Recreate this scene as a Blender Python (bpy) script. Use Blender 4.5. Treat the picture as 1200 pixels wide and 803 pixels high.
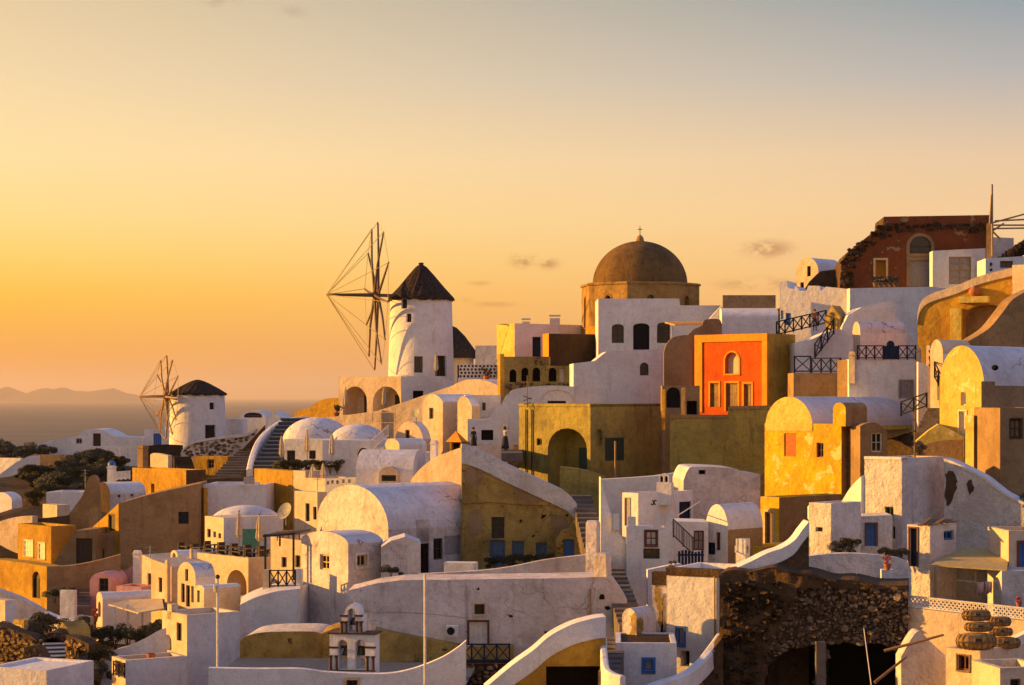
import bpy, bmesh, math, random
from mathutils import Vector, Matrix, noise
from mathutils.geometry import tessellate_polygon
R = math.radians
random.seed(7)
for o in list(bpy.data.objects): bpy.data.objects.remove(o)
scene = bpy.context.scene
COL = scene.collection

# ------------------------------------------------------------------ camera, sky, sun
FPX, CX, HY, CZ = 2337.0, 600.0, 465.0, 100.0      # focal length in photo pixels, horizon row, eye height above the sea
cam = bpy.data.cameras.new('camera'); camo = bpy.data.objects.new('camera', cam); COL.objects.link(camo)
camo.location = (0, 0, CZ); camo.rotation_euler = (R(90), 0, 0)
cam.sensor_width = 36; cam.lens = FPX/1200*36; cam.shift_y = (HY-401.5)/1200
cam.clip_start = 1; cam.clip_end = 120000
scene.camera = camo

SUN_BACK, SUN_EL = R(7), R(11)                      # sun stands to the left, a little behind the picture plane, low
SDIR = Vector((-math.cos(SUN_BACK)*math.cos(SUN_EL), math.sin(SUN_BACK)*math.cos(SUN_EL), math.sin(SUN_EL)))
sun = bpy.data.lights.new('sun', 'SUN'); suno = bpy.data.objects.new('sun', sun); COL.objects.link(suno)
suno.location = SDIR*200 + Vector((0, 150, 100)); suno.rotation_euler = SDIR.to_track_quat('Z', 'Y').to_euler()
sun.energy = 5.0; sun.angle = R(0.6); sun.color = (1.0, 0.48, 0.085)

world = bpy.data.worlds.new('World'); scene.world = world; world.use_nodes = True
def build_world():
    nt = world.node_tree; N = nt.nodes; L = nt.links
    for n in list(N): N.remove(n)
    out = N.new('ShaderNodeOutputWorld'); bg = N.new('ShaderNodeBackground')
    sky = N.new('ShaderNodeTexSky'); sky.sky_type = 'NISHITA'; sky.sun_disc = False
    sky.sun_elevation = R(4.0); sky.sun_rotation = math.atan2(SDIR.x, SDIR.y)
    sky.altitude = 100; sky.air_density = 1.3; sky.dust_density = 3.0; sky.ozone_density = 1.5
    # evening dust: warm veil that thins with height and with the angle from the sun, all round the sky
    tc = N.new('ShaderNodeTexCoord')
    sep = N.new('ShaderNodeSeparateXYZ'); L.new(tc.outputs['Generated'], sep.inputs[0])
    def math_(op, a, b=None, clamp=False):
        m = N.new('ShaderNodeMath'); m.operation = op; m.use_clamp = clamp
        for i, v in enumerate((a, b)):
            if v is None: continue
            if isinstance(v, (int, float)): m.inputs[i].default_value = v
            else: L.new(v, m.inputs[i])
        return m.outputs[0]
    dot = N.new('ShaderNodeVectorMath'); dot.operation = 'DOT_PRODUCT'
    L.new(tc.outputs['Generated'], dot.inputs[0]); dot.inputs[1].default_value = Vector((SDIR.x, SDIR.y, 0)).normalized()
    zz = math_('MAXIMUM', sep.outputs[2], 0.0)
    def ramp(cols):
        r_ = N.new('ShaderNodeValToRGB'); L.new(zz, r_.inputs[0]); rp = r_.color_ramp; rp.interpolation = 'EASE'
        rp.elements[0].position = cols[0][0]; rp.elements[0].color = cols[0][1]+(1,)
        rp.elements[1].position = cols[-1][0]; rp.elements[1].color = cols[-1][1]+(1,)
        for p, c in cols[1:-1]: e = rp.elements.new(p); e.color = c+(1,)
        rp.interpolation = 'LINEAR'; return r_.outputs[0]
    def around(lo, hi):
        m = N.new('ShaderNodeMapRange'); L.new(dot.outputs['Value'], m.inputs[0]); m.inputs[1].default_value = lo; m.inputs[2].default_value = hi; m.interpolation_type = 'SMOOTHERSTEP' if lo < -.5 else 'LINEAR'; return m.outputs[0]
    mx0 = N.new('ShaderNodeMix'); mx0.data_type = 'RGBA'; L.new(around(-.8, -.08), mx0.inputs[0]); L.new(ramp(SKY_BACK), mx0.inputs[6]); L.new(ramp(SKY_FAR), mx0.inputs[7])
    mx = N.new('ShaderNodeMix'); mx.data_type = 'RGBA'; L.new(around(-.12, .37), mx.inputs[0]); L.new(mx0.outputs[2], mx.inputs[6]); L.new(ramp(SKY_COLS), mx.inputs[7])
    # veil * 1/strength + nishita
    sc = N.new('ShaderNodeVectorMath'); sc.operation = 'SCALE'; L.new(mx.outputs[2], sc.inputs[0]); sc.inputs[3].default_value = 1.0/SKY_STRENGTH
    ns = N.new('ShaderNodeVectorMath'); ns.operation = 'SCALE'; L.new(sky.outputs[0], ns.inputs[0]); ns.inputs[3].default_value = NISHITA_SHARE
    ad = N.new('ShaderNodeVectorMath'); ad.operation = 'ADD'; L.new(sc.outputs[0], ad.inputs[0]); L.new(ns.outputs[0], ad.inputs[1])
    # a few small thin clouds over the ridge
    nz = N.new('ShaderNodeTexNoise'); nz.inputs['Scale'].default_value = 85.; nz.inputs['Detail'].default_value = 7; nz.inputs['Roughness'].default_value = 0.68
    mp = N.new('ShaderNodeMapping'); mp.inputs['Scale'].default_value = (1, 1, 1.9); L.new(tc.outputs['Generated'], mp.inputs[0]); L.new(mp.outputs[0], nz.inputs['Vector'])
    tot = None
    for (px, py, wx, wy, st) in CLOUDS:
        d0 = Vector(((px-CX)/FPX, 1, (HY-py)/FPX)).normalized()
        sb = N.new('ShaderNodeVectorMath'); sb.operation = 'SUBTRACT'; L.new(tc.outputs['Generated'], sb.inputs[0]); sb.inputs[1].default_value = d0
        ml = N.new('ShaderNodeVectorMath'); ml.operation = 'MULTIPLY'; L.new(sb.outputs[0], ml.inputs[0]); ml.inputs[1].default_value = (FPX/wx, FPX/wx, FPX/wy)
        ln = N.new('ShaderNodeVectorMath'); ln.operation = 'LENGTH'; L.new(ml.outputs[0], ln.inputs[0])
        f = nramp(N, L, ln.outputs['Value'], 1.15, 0., 0, st); tot = f if tot is None else math_('MAXIMUM', tot, f)
    cl = math_('MULTIPLY', tot, nramp(N, L, nz.outputs[0], .38, .56))
    cm = N.new('ShaderNodeMix'); cm.data_type = 'RGBA'; L.new(cl, cm.inputs[0]); L.new(ad.outputs[0], cm.inputs[6])
    cc = N.new('ShaderNodeVectorMath'); cc.operation = 'MULTIPLY'; L.new(ad.outputs[0], cc.inputs[0]); cc.inputs[1].default_value = (0.58, 0.46, 0.48)
    L.new(cc.outputs[0], cm.inputs[7])
    L.new(cm.outputs[2], bg.inputs[0]); bg.inputs[1].default_value = SKY_STRENGTH
    L.new(bg.outputs[0], out.inputs[0])
HAZE_DENSITY = 3.0e-5
SKY_STRENGTH = 0.10; NISHITA_SHARE = 0.06; CLOUDS = [(614,306,22,11,1.),(642,309,18,9,1.),(900,292,40,14,1.),(885,333,60,11,.8),(562,332,18,4,.5),(580,357,30,5,.6),(540,352,20,4,.4),(255,2,30,9,.3),(345,14,22,10,.25),(1010,318,40,8,.4)]; EXPOSURE = 1.08
KS = 1.06*2**-EXPOSURE                                   # the colours below are as they appear; the exposure lifts them again
def lin(stops): return [(p, tuple(x*KS for x in c)) for p, c in stops]
SKY_COLS = lin([(0.0, (.78, .27, .03)), (0.019, (.88, .33, .004)), (0.049, (1., .53, .028)), (0.07, (1., .66, .14)), (0.0875, (1., .71, .25)), (0.117, (1., .74, .36)), (0.156, (.86, .66, .38)), (0.195, (.74, .57, .34)), (0.3, (.42, .38, .34)), (0.6, (.19, .24, .38)), (1.0, (.13, .20, .44))])
SKY_FAR  = lin([(0.0, (.80, .38, .13)), (0.05, (.93, .52, .21)), (0.0875, (.90, .60, .32)), (0.117, (.78, .57, .37)), (0.156, (.45, .44, .43)), (0.195, (.24, .32, .37)), (0.3, (.20, .28, .38)), (0.6, (.17, .25, .45)), (1.0, (.13, .20, .44))])
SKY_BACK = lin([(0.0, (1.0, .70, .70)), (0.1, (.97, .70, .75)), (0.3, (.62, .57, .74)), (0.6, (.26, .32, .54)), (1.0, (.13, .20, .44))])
vs = scene.view_settings
vs.view_transform = 'Standard'; vs.look = 'None'; vs.exposure = EXPOSURE; vs.gamma = 1.0; vs.use_curve_mapping = False
scene.render.engine = 'CYCLES'
scene.cycles.max_bounces = 6; scene.cycles.diffuse_bounces = 3; scene.cycles.volume_bounces = 0

# ------------------------------------------------------------------ materials
MATS = {}
def newmat(k):
    m = bpy.data.materials.new(k); m.use_nodes = True; MATS[k] = m
    nt = m.node_tree; b = nt.nodes['Principled BSDF']
    return m, nt, nt.nodes, nt.links, b
def nmix(N, L, fac, a, b, mode='MIX'):
    m = N.new('ShaderNodeMix'); m.data_type = 'RGBA'; m.blend_type = mode
    for i, v in ((0, fac), (6, a), (7, b)):
        if isinstance(v, (int, float)): m.inputs[i].default_value = v
        elif isinstance(v, tuple): m.inputs[i].default_value = v if len(v) == 4 else v+(1,)
        else: L.new(v, m.inputs[i])
    return m.outputs[2]
def nnoise(N, L, vec, scale, detail=5, rough=.55, stretch=None):
    if stretch:
        mp = N.new('ShaderNodeMapping'); mp.inputs['Scale'].default_value = stretch; L.new(vec, mp.inputs[0]); vec = mp.outputs[0]
    n = N.new('ShaderNodeTexNoise'); n.inputs['Scale'].default_value = scale; n.inputs['Detail'].default_value = detail; n.inputs['Roughness'].default_value = rough
    L.new(vec, n.inputs['Vector']); return n.outputs[0]
def nramp(N, L, v, a, b, lo=0., hi=1.):
    m = N.new('ShaderNodeMapRange'); m.interpolation_type = 'SMOOTHSTEP'; L.new(v, m.inputs[0])
    m.inputs[1].default_value = a; m.inputs[2].default_value = b; m.inputs[3].default_value = lo; m.inputs[4].default_value = hi
    return m.outputs[0]
build_world()
def plaster(k, col, stain, amt=.5, peel=None, peel_at=.66, bump=.25, crack=.0, rough=.9, streak=.35, bev=.07):
    m, nt, N, L, B = newmat(k)
    g = N.new('ShaderNodeNewGeometry'); pos = g.outputs['Position']
    oi = N.new('ShaderNodeObjectInfo')
    c = nmix(N, L, nramp(N, L, oi.outputs['Random'], 0, 1, 0, .5), col, tuple(x*(.84+.06*i) for i, x in enumerate(col)))
    c = nmix(N, L, nramp(N, L, nnoise(N, L, pos, .42, 7, .64), .42, .66, 0, amt), c, stain)
    vp = N.new('ShaderNodeTexVoronoi'); vp.inputs['Scale'].default_value = .55; vp.inputs['Randomness'].default_value = .9
    wv = N.new('ShaderNodeVectorMath'); wv.operation = 'ADD'; L.new(pos, wv.inputs[0]); nv = N.new('ShaderNodeTexNoise'); nv.inputs['Scale'].default_value = 1.1; nv.inputs['Detail'].default_value = 5; L.new(pos, nv.inputs['Vector']); L.new(nv.outputs[1], wv.inputs[1])
    L.new(wv.outputs[0], vp.inputs['Vector']); sp = N.new('ShaderNodeSeparateColor'); L.new(vp.outputs['Color'], sp.inputs[0])
    c = nmix(N, L, nramp(N, L, sp.outputs[0], .55, .95, 0, .38*amt+.08), c, tuple(x*.74 for x in col))
    dk = tuple(x*.42 for x in stain)
    c = nmix(N, L, nramp(N, L, nnoise(N, L, pos, 1.0, 6, .68, (1.9, 1.9, .25)), .54, .74, 0, streak), c, dk)
    c = nmix(N, L, nramp(N, L, nnoise(N, L, pos, 2.1, 7, .76), .48, .68, 0, .62*amt), c, tuple(x*.62 for x in stain))
    c = nmix(N, L, nramp(N, L, nnoise(N, L, pos, 7, 4, .75), .35, .7, 0, .42), c, tuple(min(1, x*.62) for x in col))
    if peel:
        c = nmix(N, L, nramp(N, L, nnoise(N, L, pos, .8, 8, .64), peel_at, peel_at+.025, 0, 1), c, peel)
    h = nnoise(N, L, pos, 1.6, 5, .62); h2 = nnoise(N, L, pos, 12, 5, .7)
    if crack:
        vor = N.new('ShaderNodeTexVoronoi'); vor.feature = 'DISTANCE_TO_EDGE'; vor.inputs['Scale'].default_value = .42
        wob = N.new('ShaderNodeVectorMath'); wob.operation = 'ADD'; L.new(pos, wob.inputs[0])
        nn = N.new('ShaderNodeTexNoise'); nn.inputs['Scale'].default_value = 1.4; nn.inputs['Detail'].default_value = 4; L.new(pos, nn.inputs['Vector']); L.new(nn.outputs[1], wob.inputs[1])
        L.new(wob.outputs[0], vor.inputs['Vector'])
        cr = nramp(N, L, vor.outputs['Distance'], .004, .016, 1, 0)
        mk = nramp(N, L, nnoise(N, L, pos, .35, 2), .50, .58, 0, crack)
        mm = N.new('ShaderNodeMath'); mm.operation = 'MULTIPLY'; L.new(cr, mm.inputs[0]); L.new(mk, mm.inputs[1])
        c = nmix(N, L, mm.outputs[0], c, (.09, .055, .04))
    L.new(c, B.inputs['Base Color']); B.inputs['Roughness'].default_value = rough; B.inputs['Specular IOR Level'].default_value = .12
    ad = N.new('ShaderNodeMath'); ad.operation = 'MULTIPLY_ADD'; L.new(h2, ad.inputs[0]); ad.inputs[1].default_value = .25; L.new(h, ad.inputs[2])
    bp = N.new('ShaderNodeBump'); bp.inputs['Strength'].default_value = bump; bp.inputs['Distance'].default_value = .3; L.new(ad.outputs[0], bp.inputs['Height'])
    if bev:
        bv = N.new('ShaderNodeBevel'); bv.samples = 3; bv.inputs['Radius'].default_value = bev; L.new(bv.outputs[0], bp.inputs['Normal'])
    L.new(bp.outputs[0], B.inputs['Normal'])
    return m
def plain(k, col, rough=.6, spec=.3, var=.25, metal=0):
    m, nt, N, L, B = newmat(k)
    g = N.new('ShaderNodeNewGeometry')
    c = nmix(N, L, nramp(N, L, nnoise(N, L, g.outputs['Position'], 5, 4), .3, .7), col, tuple(x*(1-var) for x in col))
    L.new(c, B.inputs['Base Color']); B.inputs['Roughness'].default_value = rough; B.inputs['Specular IOR Level'].default_value = spec; B.inputs['Metallic'].default_value = metal
    return m
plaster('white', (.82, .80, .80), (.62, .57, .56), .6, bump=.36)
plaster('white_old', (.76, .68, .65), (.45, .38, .35), .85, peel=(.24, .15, .085), peel_at=.675, bump=.55, crack=.45, streak=.6)
plaster('white_vault', (.72, .70, .74), (.50, .47, .49), .7, bump=.3, crack=.7)
plaster('white_rough', (.78, .73, .70), (.50, .42, .38), .75, peel=(.18, .115, .075), peel_at=.69, bump=.9, streak=.6)
plaster('cream', (.72, .58, .43), (.52, .37, .22), .7, bump=.38)  # warm colour also put on sunlit faces of white houses, as their sunlight
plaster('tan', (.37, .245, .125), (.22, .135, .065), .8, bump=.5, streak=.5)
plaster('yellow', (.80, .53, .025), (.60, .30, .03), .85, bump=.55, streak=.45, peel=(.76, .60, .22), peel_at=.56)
plaster('yellow_pale', (.72, .58, .15), (.56, .38, .06), .85, bump=.45, peel=(.74, .62, .30), peel_at=.6)
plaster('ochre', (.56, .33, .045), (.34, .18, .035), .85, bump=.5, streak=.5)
plaster('ochre_old', (.50, .34, .095), (.23, .145, .05), .95, peel=(.13, .075, .035), peel_at=.63, bump=.7, crack=.6, streak=.7)
plaster('olive', (.42, .34, .09), (.20, .175, .07), .9, bump=.55, streak=.65, peel=(.17, .10, .04), peel_at=.67)
plaster('orange', (.68, .115, .012), (.42, .06, .012), .75, bump=.4)
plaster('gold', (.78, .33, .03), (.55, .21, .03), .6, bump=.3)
plaster('red', (.25, .075, .025), (.15, .05, .025), .75, peel=(.34, .22, .12), peel_at=.60, bump=.6, streak=.5)
plaster('pink', (.66, .36, .34), (.50, .26, .25), .6, bump=.3)
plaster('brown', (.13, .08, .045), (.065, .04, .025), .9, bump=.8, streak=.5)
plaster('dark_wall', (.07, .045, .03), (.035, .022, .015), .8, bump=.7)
plaster('rock', (.135, .085, .045), (.06, .036, .02), .95, bump=1.0, streak=.6, peel=(.035,.022,.014), peel_at=.60, bev=0)
plaster('dome', (.20, .115, .04), (.10, .058, .026), .95, bump=.45, streak=.7)
plaster('drum', (.44, .27, .085), (.22, .125, .04), .9, bump=.6, streak=.7)
plaster('roof_blue', (.10, .125, .18), (.07, .085, .11), .6, bump=.2)
plaster('step_stone', (.20, .165, .14), (.10, .08, .07), .8, bump=.5)
plaster('step_grey', (.30, .31, .33), (.18, .18, .19), .6, bump=.3)
plaster('soil', (.10, .066, .036), (.045, .032, .018), .9, bump=1.0, bev=0)
plain('riser', (.07, .075, .085), .9, .1)
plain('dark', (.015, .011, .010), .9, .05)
plain('wood_dark', (.055, .035, .025), .6)
plain('wood_red', (.16, .05, .03), .6)
plain('wood', (.20, .12, .06), .7)
plain('wood_pale', (.38, .25, .13), .7)
plain('blue', (.035, .13, .42), .45)
plain('blue_dark', (.014, .026, .065), .75, .12)
plain('blue_grey', (.08, .13, .20), .6)
plain('green_dark', (.03, .07, .06), .55)
plain('green', (.10, .30, .20), .6)
plain('black_iron', (.012, .012, .017), .75, .12)
plain('white_paint', (.72, .68, .64), .5)
plain('shutter_white', (.80, .70, .52), .4, .5)
plain('grey_panel', (.30, .28, .30), .6)
plain('brick_panel', (.52, .17, .045), .85)
plain('trim_brown', (.10, .04, .03), .7)
plain('trim_cream', (.70, .48, .24), .8)
plain('thatch', (.060, .042, .034), .95, .05, .6)
plain('canvas', (.58, .47, .32), .9, .05)
plain('rope', (.62, .42, .16), .8, .1)
plain('pole', (.14, .08, .05), .6)
plain('pole_lit', (.42, .24, .09), .6)  # brighter copy of the pole colour, with sunlight put into it
plain('bell', (.10, .08, .06), .4, .5, .3, .8)
plain('terracotta', (.42, .14, .05), .8)
plain('awning', (.50, .38, .15), .8)
plain('metal', (.34, .33, .32), .7, .25, .3)
plain('wicker', (.42, .26, .10), .9, .05, .5)
plain('cloth_pink', (.62, .38, .36), .9)
plain('cloth_dark', (.03, .028, .035), .9)
plain('skin', (.42, .24, .16), .6)
plain('shirt', (.45, .42, .46), .9)
plain('shirt_red', (.35, .09, .04), .9)
plain('hair', (.03, .018, .012), .7)
def glassmat():
    m, nt, N, L, B = newmat('glass'); B.inputs['Base Color'].default_value = (.012, .014, .018, 1); B.inputs['Roughness'].default_value = .12; B.inputs['Specular IOR Level'].default_value = .5
glassmat()
def stonemat(k, a, b, c):
    m, nt, N, L, B = newmat(k)
    g = N.new('ShaderNodeNewGeometry')
    r = N.new('ShaderNodeValToRGB'); L.new(g.outputs['Random Per Island'], r.inputs[0])
    r.color_ramp.elements[0].color = a+(1,); r.color_ramp.elements[1].color = c+(1,); e = r.color_ramp.elements.new(.55); e.color = b+(1,)
    n = nnoise(N, L, g.outputs['Position'], 7, 5, .7)
    col = nmix(N, L, nramp(N, L, n, .35, .7, 0, .6), r.outputs[0], tuple(x*.5 for x in a))
    L.new(col, B.inputs['Base Color']); B.inputs['Roughness'].default_value = .95; B.inputs['Specular IOR Level'].default_value = .1
    bp = N.new('ShaderNodeBump'); bp.inputs['Strength'].default_value = .6; bp.inputs['Distance'].default_value = .06; L.new(n, bp.inputs['Height']); L.new(bp.outputs[0], B.inputs['Normal'])
stonemat('stone', (.085, .055, .035), (.17, .115, .07), (.33, .25, .17))
stonemat('stone_gold', (.16, .10, .04), (.30, .19, .07), (.42, .29, .13))
stonemat('stone_dark', (.025, .018, .013), (.05, .035, .025), (.10, .07, .045))
def leafmat(k, a, b):
    m, nt, N, L, B = newmat(k)
    g = N.new('ShaderNodeNewGeometry'); r = N.new('ShaderNodeValToRGB'); L.new(g.outputs['Random Per Island'], r.inputs[0])
    r.color_ramp.elements[0].color = a+(1,); r.color_ramp.elements[1].color = b+(1,)
    L.new(r.outputs[0], B.inputs['Base Color']); B.inputs['Roughness'].default_value = .7
leafmat('leaf', (.022, .026, .010), (.075, .062, .022))
leafmat('leaf_dry', (.05, .04, .02), (.13, .09, .035))
leafmat('flower', (.30, .05, .05), (.45, .16, .10))

# ------------------------------------------------------------------ geometry helpers
def P(px, py, D): return Vector(((px-CX)/FPX*D, D, CZ+(HY-py)/FPX*D))
def m_of(px, D): return px/FPX*D                   # metres that px photo pixels span at distance D
class M:
    def __init__(s): s.v = []; s.f = []
    def add(s, pts, faces):
        b = len(s.v); s.v += [Vector(p) for p in pts]; s.f += [tuple(b+i for i in f) for f in faces]
    def quad(s, *p): s.add(p, [tuple(range(len(p)))])
    def obox(s, o, ex, ey, ez):                    # box from corner o along three edge vectors
        o = Vector(o); c = [o+ex*i+ey*j+ez*k for k in (0, 1) for j in (0, 1) for i in (0, 1)]
        s.add(c, [(0,2,3,1), (4,5,7,6), (0,1,5,4), (2,6,7,3), (0,4,6,2), (1,3,7,5)])
    def bar(s, a, b, w, h=None):
        a, b = Vector(a), Vector(b); d = b-a; h = h or w
        if d.length < 1e-6: return
        u = d.normalized(); up = Vector((0,0,1)) if abs(u.z) < .95 else Vector((0,1,0))
        x = u.cross(up).normalized(); z = x.cross(u)
        s.obox(a-x*w/2-z*h/2, x*w, d, z*h)
    def tube(s, pts, r, n=6):
        pts = [Vector(p) for p in pts]; rs = r if isinstance(r, (list, tuple)) else [r]*len(pts); rings = []
        for i, p in enumerate(pts):
            d = (pts[min(i+1, len(pts)-1)]-pts[max(i-1, 0)]).normalized()
            up = Vector((0,0,1)) if abs(d.z) < .95 else Vector((0,1,0))
            x = d.cross(up).normalized(); z = x.cross(d)
            rings.append([p+(x*math.cos(t)+z*math.sin(t))*rs[i] for t in [2*math.pi*k/n for k in range(n)]])
        fs = [(i*n+k, i*n+(k+1) % n, (i+1)*n+(k+1) % n, (i+1)*n+k) for i in range(len(pts)-1) for k in range(n)]
        fs += [tuple(range(n))[::-1], tuple((len(pts)-1)*n+k for k in range(n))]
        s.add(sum(rings, []), fs)
    def lathe(s, c, prof, n=24, sx=1., sy=1., flute=0):
        c = Vector(c); vs_ = []
        for (r, z) in prof:
            for k in range(n):
                t = 2*math.pi*k/n; rr = r*(1+(flute if k % 2 else -flute))
                vs_.append(c+Vector((math.cos(t)*rr*sx, math.sin(t)*rr*sy, z)))
        fs = [(i*n+k, i*n+(k+1) % n, (i+1)*n+(k+1) % n, (i+1)*n+k) for i in range(len(prof)-1) for k in range(n)]
        s.add(vs_, fs)
def mk(name, mm, mat, root=None, smooth=False, parent=None):
    loc = root.location if root is not None else Vector((0,0,0))
    me = bpy.data.meshes.new(name); me.from_pydata([v-loc for v in mm.v], [], mm.f); me.update()
    if smooth: me.polygons.foreach_set('use_smooth', [True]*len(me.polygons))
    me.materials.append(MATS[mat] if isinstance(mat, str) else mat)
    o = bpy.data.objects.new(name, me); COL.objects.link(o)
    if parent is not None: o.parent = parent
    elif root is not None: o.parent = root
    return o
USED = {}
def thing(name, label, cat, loc, group=None):
    o = bpy.data.objects.new(name, None); COL.objects.link(o); o.location = loc; o.empty_display_size = .3
    tag(o, label, cat, group); return o
def tag(o, label, cat, group=None):
    o['label'] = label; o['category'] = cat
    if group: o['group'] = group
    return o
def solo(name, mm, mat, label, cat, group=None, smooth=False):
    o = mk(name, mm, mat, None, smooth); c = sum(mm.v, Vector())/len(mm.v); c.z = min(v.z for v in mm.v)
    for v in o.data.vertices: v.co -= c
    o.location = c; return tag(o, label, cat, group)
GROUND = []                                         # terrain control points
def spline(pts, n=5):
    if len(pts) < 3: return list(pts)
    out = []
    for i in range(len(pts)-1):
        p0, p1, p2, p3 = pts[max(i-1, 0)], pts[i], pts[i+1], pts[min(i+2, len(pts)-1)]
        for k in range(n):
            t = k/n
            out.append(tuple(.5*((2*b)+(-a+c)*t+(2*a-5*b+4*c-d)*t*t+(-a+3*b-3*c+d)*t**3) for a, b, c, d in zip(p0, p1, p2, p3)))
    out.append(tuple(pts[-1])); return out
def arc(a0, a1, zs, zt, n=18):
    c, r = (a0+a1)/2, (a1-a0)/2
    return [(c-r*math.cos(math.pi*i/n), zs+(zt-zs)*math.sin(math.pi*i/n)) for i in range(n+1)]

class Frame:                                        # an upright plane pair: x runs along the front to the right, y runs inward
    def __init__(s, px, D, phi):
        s.o = P(px, HY, D); s.o.z = 0; p = R(phi); s.phi = phi
        s.ex = Vector((math.cos(p), -math.sin(p), 0)); s.ey = Vector((math.sin(p), math.cos(p), 0))
        s.inw = -1 if phi >= 0 else 1               # the visible side wall is x = 0; inward is -x or +x
    def W(s, x, y, z): return s.o+s.ex*x+s.ey*y+Vector((0, 0, z))
    def hit(s, px, py, plane, off=0.):
        d = Vector(((px-CX)/FPX, 1, (HY-py)/FPX)); C = Vector((0, 0, CZ)); n = s.ey if plane == 'f' else s.ex
        t = (off-(C-s.o).dot(n))/d.dot(n); q = C+d*t-s.o
        return (q.dot(s.ex) if plane == 'f' else q.dot(s.ey)), q.z
    def face(s, plane, y0=0.):
        if plane == 'f': return lambda a, z, d=0.: s.W(a, y0+d, z)
        return lambda a, z, d=0.: s.W(s.inw*d, a, z)
def fbox(mm, F, a0, a1, z0, z1, d0, d1):
    c = [F(a, z, d) for d in (d0, d1) for z in (z0, z1) for a in (a0, a1)]
    mm.add(c, [(0,2,3,1), (4,5,7,6), (0,1,5,4), (2,6,7,3), (0,4,6,2), (1,3,7,5)])
def face_with_holes(mm, F, loop, holes):
    loops = [loop]+[h['loop'] for h in holes]
    tri = tessellate_polygon([[Vector((a, z, 0)) for a, z in l] for l in loops])
    flat = [p for l in loops for p in l]
    mm.add([F(a, z) for a, z in flat], [tuple(t) for t in tri])
    for h in holes:
        l = h['loop']; n = len(l)
        for i in range(n):
            a, b = l[i], l[(i+1) % n]
            mm.quad(F(*a), F(*b), F(b[0], b[1], h['rec']), F(a[0], a[1], h['rec']))
def hole_of(fr, plane, spec, off=0.):
    kind, x0, y0, x1, y1 = spec[:5]; op = spec[5] if len(spec) > 5 else {}
    xm = (x0+x1)/2
    a0, a1 = fr.hit(x0, (y0+y1)/2, plane, off)[0], fr.hit(x1, (y0+y1)/2, plane, off)[0]
    z1, z0 = fr.hit(xm, y0, plane, off)[1], fr.hit(xm, y1, plane, off)[1]
    if a0 > a1: a0, a1 = a1, a0
    ar = kind[0] == 'a'; k = kind[-1]; w = a1-a0
    rec = op.get('rec', {'w': .2, 'd': .22, 'v': .7, 's': .1, 'b': .12}[k])
    if 'poly' in op:
        zs = z1; loop = [fr.hit(a, b, plane, off) for a, b in op['poly']]
    elif ar:
        zs = z1-min(w/2*op.get('rise', 1.), .6*(z1-z0)); top = arc(a0, a1, zs, z1, 10)
        loop = [(a0, z0), (a1, z0)]+top[::-1]
    else:
        zs = z1; loop = [(a0, z0), (a1, z0), (a1, z1), (a0, z1)]
    return dict(kind=k, arch=ar, a0=a0, a1=a1, z0=z0, z1=z1, zs=zs, rec=rec, loop=loop, op=op)
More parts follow.
